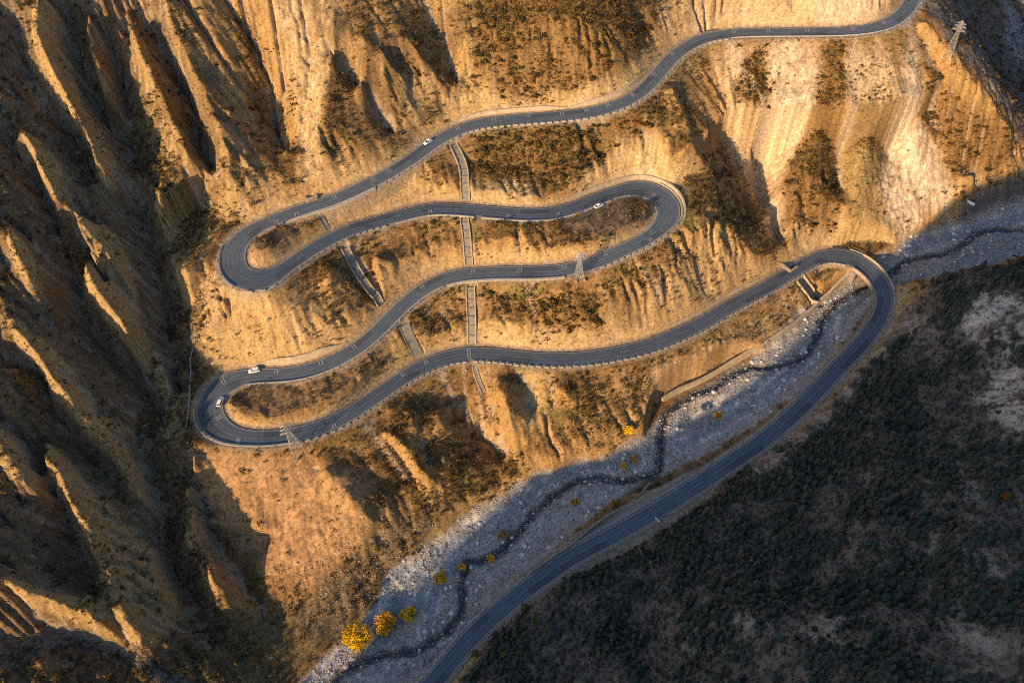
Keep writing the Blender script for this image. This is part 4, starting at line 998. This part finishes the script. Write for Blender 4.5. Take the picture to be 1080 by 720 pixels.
# individual shrubs of the thickets
SH = []
PAL = [(.085,.048,.02), (.105,.058,.022), (.07,.055,.02), (.12,.06,.02), (.06,.058,.022), (.14,.075,.024)]
for i in range(10):
    V, Fs = ragged(300 + i)
    me_o = mesh_from('shrub', V, Fs, PLANT, attr=np.broadcast_to(np.array(PAL[i % 6]), (len(V), 3)) * 1.0); SH.append(me_o.data); bpy.data.objects.remove(me_o)
GROUPS = [(THICKET[0], 105, 'dark brown rounded shrub in the dense thicket above the middle of the top road run', 'shrubs of the thicket above the top road run'),
 (THICKET[1], 75, 'dark rounded shrub on the slope between the top road run and the third run', 'shrubs between the top road run and the third run'),
 (THICKET[2], 32, 'dark green brown shrub above the pale cutting of the lowest hillside run', 'shrubs above the cutting of the lowest hillside run'),
 (THICKET[3] , 18, 'dark shrub on the narrow rib left of the pale scree chute', 'shrubs on the rib left of the scree chute'),
 (THICKET[4], 38, 'dark shrub on the bushy rib right of the pale scree chute', 'shrubs on the rib right of the scree chute'),
 (THICKET[5], 30, 'brown shrub on the sunlit nose below the far lattice tower', 'shrubs on the sunlit nose under the far tower')]
taken = np.zeros(fx.shape, bool)
for gi, (poly, n, lab, grp) in enumerate(GROUPS):
    zm = zone(poly, 2, 1) * free * ((.15 if gi < 3 else .8) + clump2)
    Pp = scatter(zm, n * 6, 3.0, 400 + gi)[:n]
    for i, p in enumerate(Pp):
        o = bpy.data.objects.new('shrub', SH[int(rng.integers(0, 10))]); COL.objects.link(o); r_ = rng.uniform(1.1, 2.4)
        o.location = (p[0], p[1], p[2] - .15 * r_); o.scale = (r_ * rng.uniform(.85, 1.2), r_ * rng.uniform(.85, 1.2), r_ * rng.uniform(.75, 1.0)); o.rotation_euler = (0, 0, rng.uniform(0, 6.28))
        tag(o, lab, 'shrub', grp)
# small bushes and tufts everywhere: nobody could count them
sv = [ragged(330 + i, 26) for i in range(6)]
leftw = np.clip(left_m, 0, 1); steep = sstep(1.1, 1.6, slope)
scrub = np.clip(sum(zone(p, 6, 3) for p in [[(420,425),(520,465),(545,520),(450,535),(395,480)], [(585,400),(690,398),(655,452),(600,458)], [(415,285),(493,297),(493,368),(440,362)], [(655,285),(700,240),(765,290),(745,325),(690,310)], [(300,255),(360,265),(385,320),(300,310)], [(500,232),(600,235),(600,262),(500,270)], [(720,180),(800,240),(790,280),(740,260)]]), 0, 1)
dens = free * (1 - .85 * steep) * (1 - opp) * (.16 + .8 * clump + 3.4 * thick * (.8 + clump2) + .8 * zone([(318,-10),(500,-10),(500,60),(480,115),(440,150),(380,170),(345,165)], 6, 4) * (.2 + clump2) + 1.7 * scrub * (.2 + clump2) + 2.2 * leftw * (.35 + clump) * (.5 + sstep(-.2, .3, fbm(fx, fy, 6, 2, 203)))) * (1 - .9 * np.clip(sum(zone(px, 2, 1) for px, _ in [pale[i] for i in (0, 1, 2, 4, 6, 7, 11, 13)]), 0, 1))
Pu = scatter(dens, 44000, .9, 501); r_ = rng.lognormal(-.35, .45, len(Pu)).clip(.3, 2.0)
cl = np.array([(.085,.052,.022), (.065,.052,.022), (.11,.066,.026), (.15,.09,.03), (.055,.045,.024), (.16,.115,.032)])[rng.integers(0, 6, len(Pu))] * rng.uniform(.7, 1.3, (len(Pu), 1))
lw = G(Pu[:, 0], Pu[:, 1], np.zeros_like(Z)); 
Pu[:, 2] += .15 * r_
und = merge('undergrowth', sv, Pu, np.stack([r_, r_ * rng.uniform(.8, 1.3, len(Pu)), r_ * rng.uniform(.7, 1.1, len(Pu))], 1), rng.uniform(0, 6.28, len(Pu)), cl, PLANT)
Pq = scatter(free * (1 - .8 * steep) * (1 - opp) * (.25 + .5 * clump2 + .8 * leftw + .6 * thick) * (1 - .85 * np.clip(sum(zone(pale[i][0], 4, 2) for i in (1, 2, 7, 13)), 0, 1)), 42000, 0, 503); rq = rng.uniform(.22, .6, len(Pq))
cq = np.array([(.10,.066,.028), (.16,.105,.04), (.21,.14,.05), (.08,.06,.03), (.13,.11,.035)])[rng.integers(0, 5, len(Pq))] * rng.uniform(.7, 1.3, (len(Pq), 1))
gs = merge('dry_grass', [ragged(350 + i, 9) for i in range(5)], Pq, np.stack([rq, rq, rq], 1), rng.uniform(0, 6.28, len(Pq)), cq, PLANT); tag(gs, 'dry grass tufts covering the slopes', 'grass', kind='stuff')
tag(und, 'small dry bushes and tufts scattered over all the slopes', 'undergrowth', kind='stuff')

# the wooded slope
bare = np.clip(sum(zone(p, 5, 2) for p in [[(1010,340),(1030,310),(1060,305),(1090,310),(1090,370),(1060,375),(1035,365),(1015,362)], [(1040,400),(1060,385),(1090,385),(1090,470),(1070,465),(1055,440),(1045,430)],
   [(990,650),(1010,640),(1040,670),(1090,680),(1090,690),(1060,705),(1040,705),(1010,675)], [(850,660),(865,640),(890,650),(880,680),(858,680)], [(765,650),(790,645),(800,680),(775,675)], [(930,318),(990,325),(985,350),(940,362),(925,395),(880,440),(840,480),(800,500),(780,505),(840,440),(900,385),(922,345)]]), 0, 1)
woods = free * opp * (1 - .93 * bare) * (.05 + sstep(-.12, .22, fbm(fx, fy, 26, 4, 211, .6) + .25 * fbm(fx, fy, 9, 2, 212)))
Pw = scatter(woods, 7000, 1.7, 521); hgt = rng.lognormal(1.05, .38, len(Pw)).clip(1.3, 6.2)
order = np.argsort(-hgt / -(Pw @ C2W)[:, 2]); Pw, hgt = Pw[order], hgt[order]
ct = [cone_tree(600 + i) for i in range(6)]
NI = 270
CT = []
for V, Fs in ct[:4]:
    colr = np.array([(0.046,0.060,0.048), (0.037,0.056,0.048), (0.055,0.060,0.048), (0.044,0.054,0.045)][len(CT)])
    o = mesh_from('crown', V, Fs, PLANT, attr=np.broadcast_to(colr, (len(V), 3))); CT.append(o.data); bpy.data.objects.remove(o)
mb = MB(); mb.tube((0, 0, -.15), (0, 0, .75), .035, .012, 6); TR = mb.build('trunk', BARK); trd = TR.data; bpy.data.objects.remove(TR)
for i in range(NI):
    root = empty('conifer', Pw[i], rng.uniform(0, 6.28)); h = float(hgt[i]); root.scale = (h * 1.05, h * 1.05, h)
    tag(root, 'dark evergreen tree in the wood covering the shaded slope beyond the valley road', 'tree', 'larger trees of the dark wooded slope')
    for nm, d in (('crown', CT[i % 4]), ('trunk', trd)):
        c = bpy.data.objects.new(nm, d); COL.objects.link(c); c.parent = root
Pr, hr = Pw[NI:], hgt[NI:]
mix = rng.random(len(Pr)) < .5
wc = np.array([(0.061,0.072,0.049), (0.052,0.070,0.049), (0.080,0.075,0.049), (0.096,0.078,0.052), (0.061,0.067,0.049)])[rng.integers(0, 5, len(Pr))] * rng.uniform(.75, 1.25, (len(Pr), 1))
wood = merge('wood', ct, Pr, np.stack([hr * 1.1, hr * 1.1, hr], 1), rng.uniform(0, 6.28, len(Pr)), wc, PLANT); tag(wood, 'dark wood of small trees and brush on the shaded slope', 'wood', kind='stuff')
Pb = scatter(free * opp * (.12 + (1 - bare)), 16000, .9, 523); rb = rng.lognormal(-.35, .4, len(Pb)).clip(.3, 1.6)
bc = np.array([(0.071,0.060,0.054), (0.053,0.058,0.051), (0.105,0.079,0.066), (0.046,0.056,0.051)])[rng.integers(0, 4, len(Pb))] * rng.uniform(.7, 1.3, (len(Pb), 1))
br_ = merge('brushwood', sv, Pb, np.stack([rb, rb, rb * .8], 1), rng.uniform(0, 6.28, len(Pb)), bc, PLANT); tag(br_, 'low brown brushwood between the trees of the shaded slope', 'brushwood', kind='stuff')

# yellow autumn trees of the river bed and a few pale ones by the road
LEAF = {}
def leafy(name, px, wpx, hm, colr, label, n=None, group=None, spread=1.0):
    w = wpx; P0 = HIT([px], hm * .5)[0]; dep = -(P0 @ C2W)[2]; R = .5 * w * dep / FPX
    z = float(F(P0[0], P0[1])); root = empty(name, (P0[0], P0[1], z - .1)); tag(root, label, 'tree' if name != 'autumn_bush' else 'bush', group)
    r = np.random.default_rng(int(px[0] * 7 + px[1])); n = n or int(700 * R); V = []; Fs = []; Cs = []
    nc = int(7 + 5 * R); cc = []
    for k in range(nc):
        a = r.uniform(0, 6.28); q = R * .78 * math.sqrt(r.random()); cc.append((q * math.cos(a), q * math.sin(a) * spread, hm * (.42 + .5 * r.random() * (1 - .55 * (q / R) ** 2)), R * r.uniform(.22, .42)))
    for i in range(n):
        c = cc[int(r.integers(0, nc))]; d = r.standard_normal(3); d /= np.linalg.norm(d); d *= c[3] * r.random() ** .4; p = np.array(c[:3]) + d * (1, 1, .85)
        u = r.standard_normal(3); u /= np.linalg.norm(u); v = np.cross(u, r.standard_normal(3)); v /= np.linalg.norm(v); sz = r.uniform(.24, .42)
        k = len(V); V += [p - u * sz, p + v * sz * .7, p + u * sz, p - v * sz * .7]; Fs.append((k, k + 1, k + 2, k + 3)); cv = np.array(colr) * r.uniform(.7, 1.25); Cs += [cv] * 4
    mesh_from('crown', np.array(V), np.array(Fs), LEAFM, root, attr=np.array(Cs))
    mb = MB(); mb.tube((0, 0, -.4), (0, 0, hm * .5), .05 + .035 * R, .03 + .02 * R, 8)
    for c in cc[:6]: mb.tube((0, 0, hm * .3), (c[0] * .8, c[1] * .8, c[2]), .02 + .018 * R, .02, 5)
    mb.build('trunk', BARK, root)
LEAFM = plant_mat('autumn_leaves', .7)
Yl = (.76,.46,.03); Yo = (.74,.39,.03)
leafy('autumn_tree', (377,671), 31, 8, Yl, 'largest golden yellow tree, at the lower edge of the gravel bed')
leafy('autumn_tree', (405,658), 25, 7, Yo, 'golden orange tree between the largest yellow tree and the next one upstream')
leafy('autumn_tree', (430,647), 18, 5.5, Yl, 'third golden tree of the row, nearest to the middle of the gravel bed')
leafy('autumn_tree', (465,609), 15, 5, Yo, 'yellow tree alone on the gravel, left of the creek bend')
leafy('autumn_tree', (487,597), 9, 4, Yl, 'small round yellow tree standing right at the creek bend')
leafy('autumn_tree', (518,589), 9, 3.5, Yo, 'small orange tree on gravel between the creek and the lower river wall')
leafy('autumn_bush', (530,564), 10, 2.5, (.45,.22,.08), 'faded orange bush on the gravel tongue beside the creek')
leafy('autumn_bush', (606,529), 9, 2.5, (.60,.26,.05), 'orange bush on pale gravel above the low river wall')
leafy('autumn_bush', (648,531), 8, 2.2, (.42,.17,.02), 'rusty orange bush on the grass strip beside the valley road')
leafy('autumn_tree', (657,491), 9, 3.5, Yl, 'yellow tree on the gravel bank, left one of a touching pair')
leafy('autumn_tree', (668,484), 9, 3, (.50,.28,.08), 'tan yellow tree on the gravel bank, right one of a touching pair')
leafy('autumn_tree', (663,453), 12, 4, Yl, 'bright yellow tree at the foot of the sunlit slope by the river wall')
leafy('autumn_tree', (757,439), 10, 5, (.66,.38,.03), 'solitary yellow tree in the middle of the upper gravel bed')
leafy('autumn_bush', (1060,523), 9, 2.5, (.30,.12,.02), 'rusty bush high on the wooded slope')
leafy('autumn_bush', (750,614), 8, 2.5, (.26,.14,.02), 'dull yellow bush among the dark trees of the wooded slope')
for i, (q, w, lb) in enumerate([((553,640),9,'olive yellow tree just below the guard rail, biggest of the pale trees by the road'), ((563,656),6,'slender pale green tree in the dark wood below the biggest pale tree'), ((574,662),5,'tiny pale green tree at the right end of the pale tree cluster'), ((554,675),6,'pale green tree in the middle of the cluster in the dark wood'),
   ((548,689),5,'small grey green tree below the middle of the pale tree cluster'), ((530,691),5,'small pale green tree at the left of the cluster in the dark wood'), ((502,690),11,'olive tree beside the valley road at its lower end')]):
    leafy('young_tree', q, w, 3.5, (.16,.16,.04), lb, n=500)

# stones of the river bed
st = [ico(1, 700 + i, .22, .7) for i in range(5)]
st0 = []
for i in range(4):
    V = np.array([(1,0,0),(-1,0,0),(0,1,0),(0,-1,0),(0,0,.7),(0,0,-.7),], float) * np.random.default_rng(720 + i).uniform(.7, 1.2, (6, 1)); st0.append((V, np.array([(4,0,2),(4,2,1),(4,1,3),(4,3,0),(5,2,0),(5,1,2),(5,3,1),(5,0,3)])))
bedv = bedF * view * (Dc > .7) * (Dn > Vn[..., 1] + .5)
dn_ = bedv * (.12 + sstep(-.1, .5, fbm(fx, fy, 12, 3, 221)) + .5 * sstep(9, 3, Dc))
Ps = scatter(dn_, 230, 2.0, 541)
r_ = rng.lognormal(-.25, .3, len(Ps)).clip(.45, 1.5)
SB = []
for V, Fs in st:
    cshade = .48 + .08 * len(SB) / 5
    o = mesh_from('boulder', V, Fs, STONE, attr=np.broadcast_to(np.array((cshade, cshade * .97, cshade * .92)), (len(V), 3))); SB.append(o.data); bpy.data.objects.remove(o)
for i, p in enumerate(Ps[:230]):
    o = bpy.data.objects.new('boulder', SB[i % 5]); COL.objects.link(o); o.location = (p[0], p[1], p[2] + .15 * r_[i]); o.scale = (r_[i], r_[i] * rng.uniform(.7, 1.1), r_[i] * rng.uniform(.6, .9)); o.rotation_euler = (0, 0, rng.uniform(0, 6.28))
    tag(o, 'pale grey boulder lying on the gravel of the river bed', 'boulder', 'larger boulders on the river bed')
Pg = scatter(dn_, 26000, .5, 543); rg = rng.lognormal(-1.35, .42, len(Pg)).clip(.12, .6)
gc = rng.choice([.17, .25, .32, .38, .48], len(Pg), p=[.2, .25, .25, .2, .1])[:, None] * np.array([1.03, .97, .90]) * rng.uniform(.85, 1.15, (len(Pg), 1))
Pg[:, 2] += .3 * rg
gr = merge('gravel', st0, Pg, np.stack([rg, rg * .8, rg * .8], 1), rng.uniform(0, 6.28, len(Pg)), gc, STONE); tag(gr, 'loose grey stones covering the river bed', 'gravel', kind='stuff')
tal = np.clip(zone([(290,620),(340,575),(400,540),(450,520),(470,545),(430,590),(390,640),(330,660)], 4, 2) + .6 * zone([(580,440),(640,430),(700,400),(720,410),(640,470),(590,485)], 4, 2) + .5 * zone([(645,85),(690,45),(715,50),(690,80),(660,100)], 3, 1), 0, 1)
tal = tal * free + .8 * sstep(.5, 1.3, linF) * free * (1 - opp) * .5
Pt = scatter(tal, 5000, .6, 545); rt = rng.lognormal(-1.25, .4, len(Pt)).clip(.15, .7); tc = np.array([.34, .26, .17]) * rng.uniform(.6, 1.2, (len(Pt), 1)); Pt[:, 2] += .25 * rt
ta = merge('scree', st0, Pt, np.stack([rt, rt * .8, rt * .8], 1), rng.uniform(0, 6.28, len(Pt)), tc, STONE); tag(ta, 'loose stones fallen to the foot of the slopes', 'scree', kind='stuff')
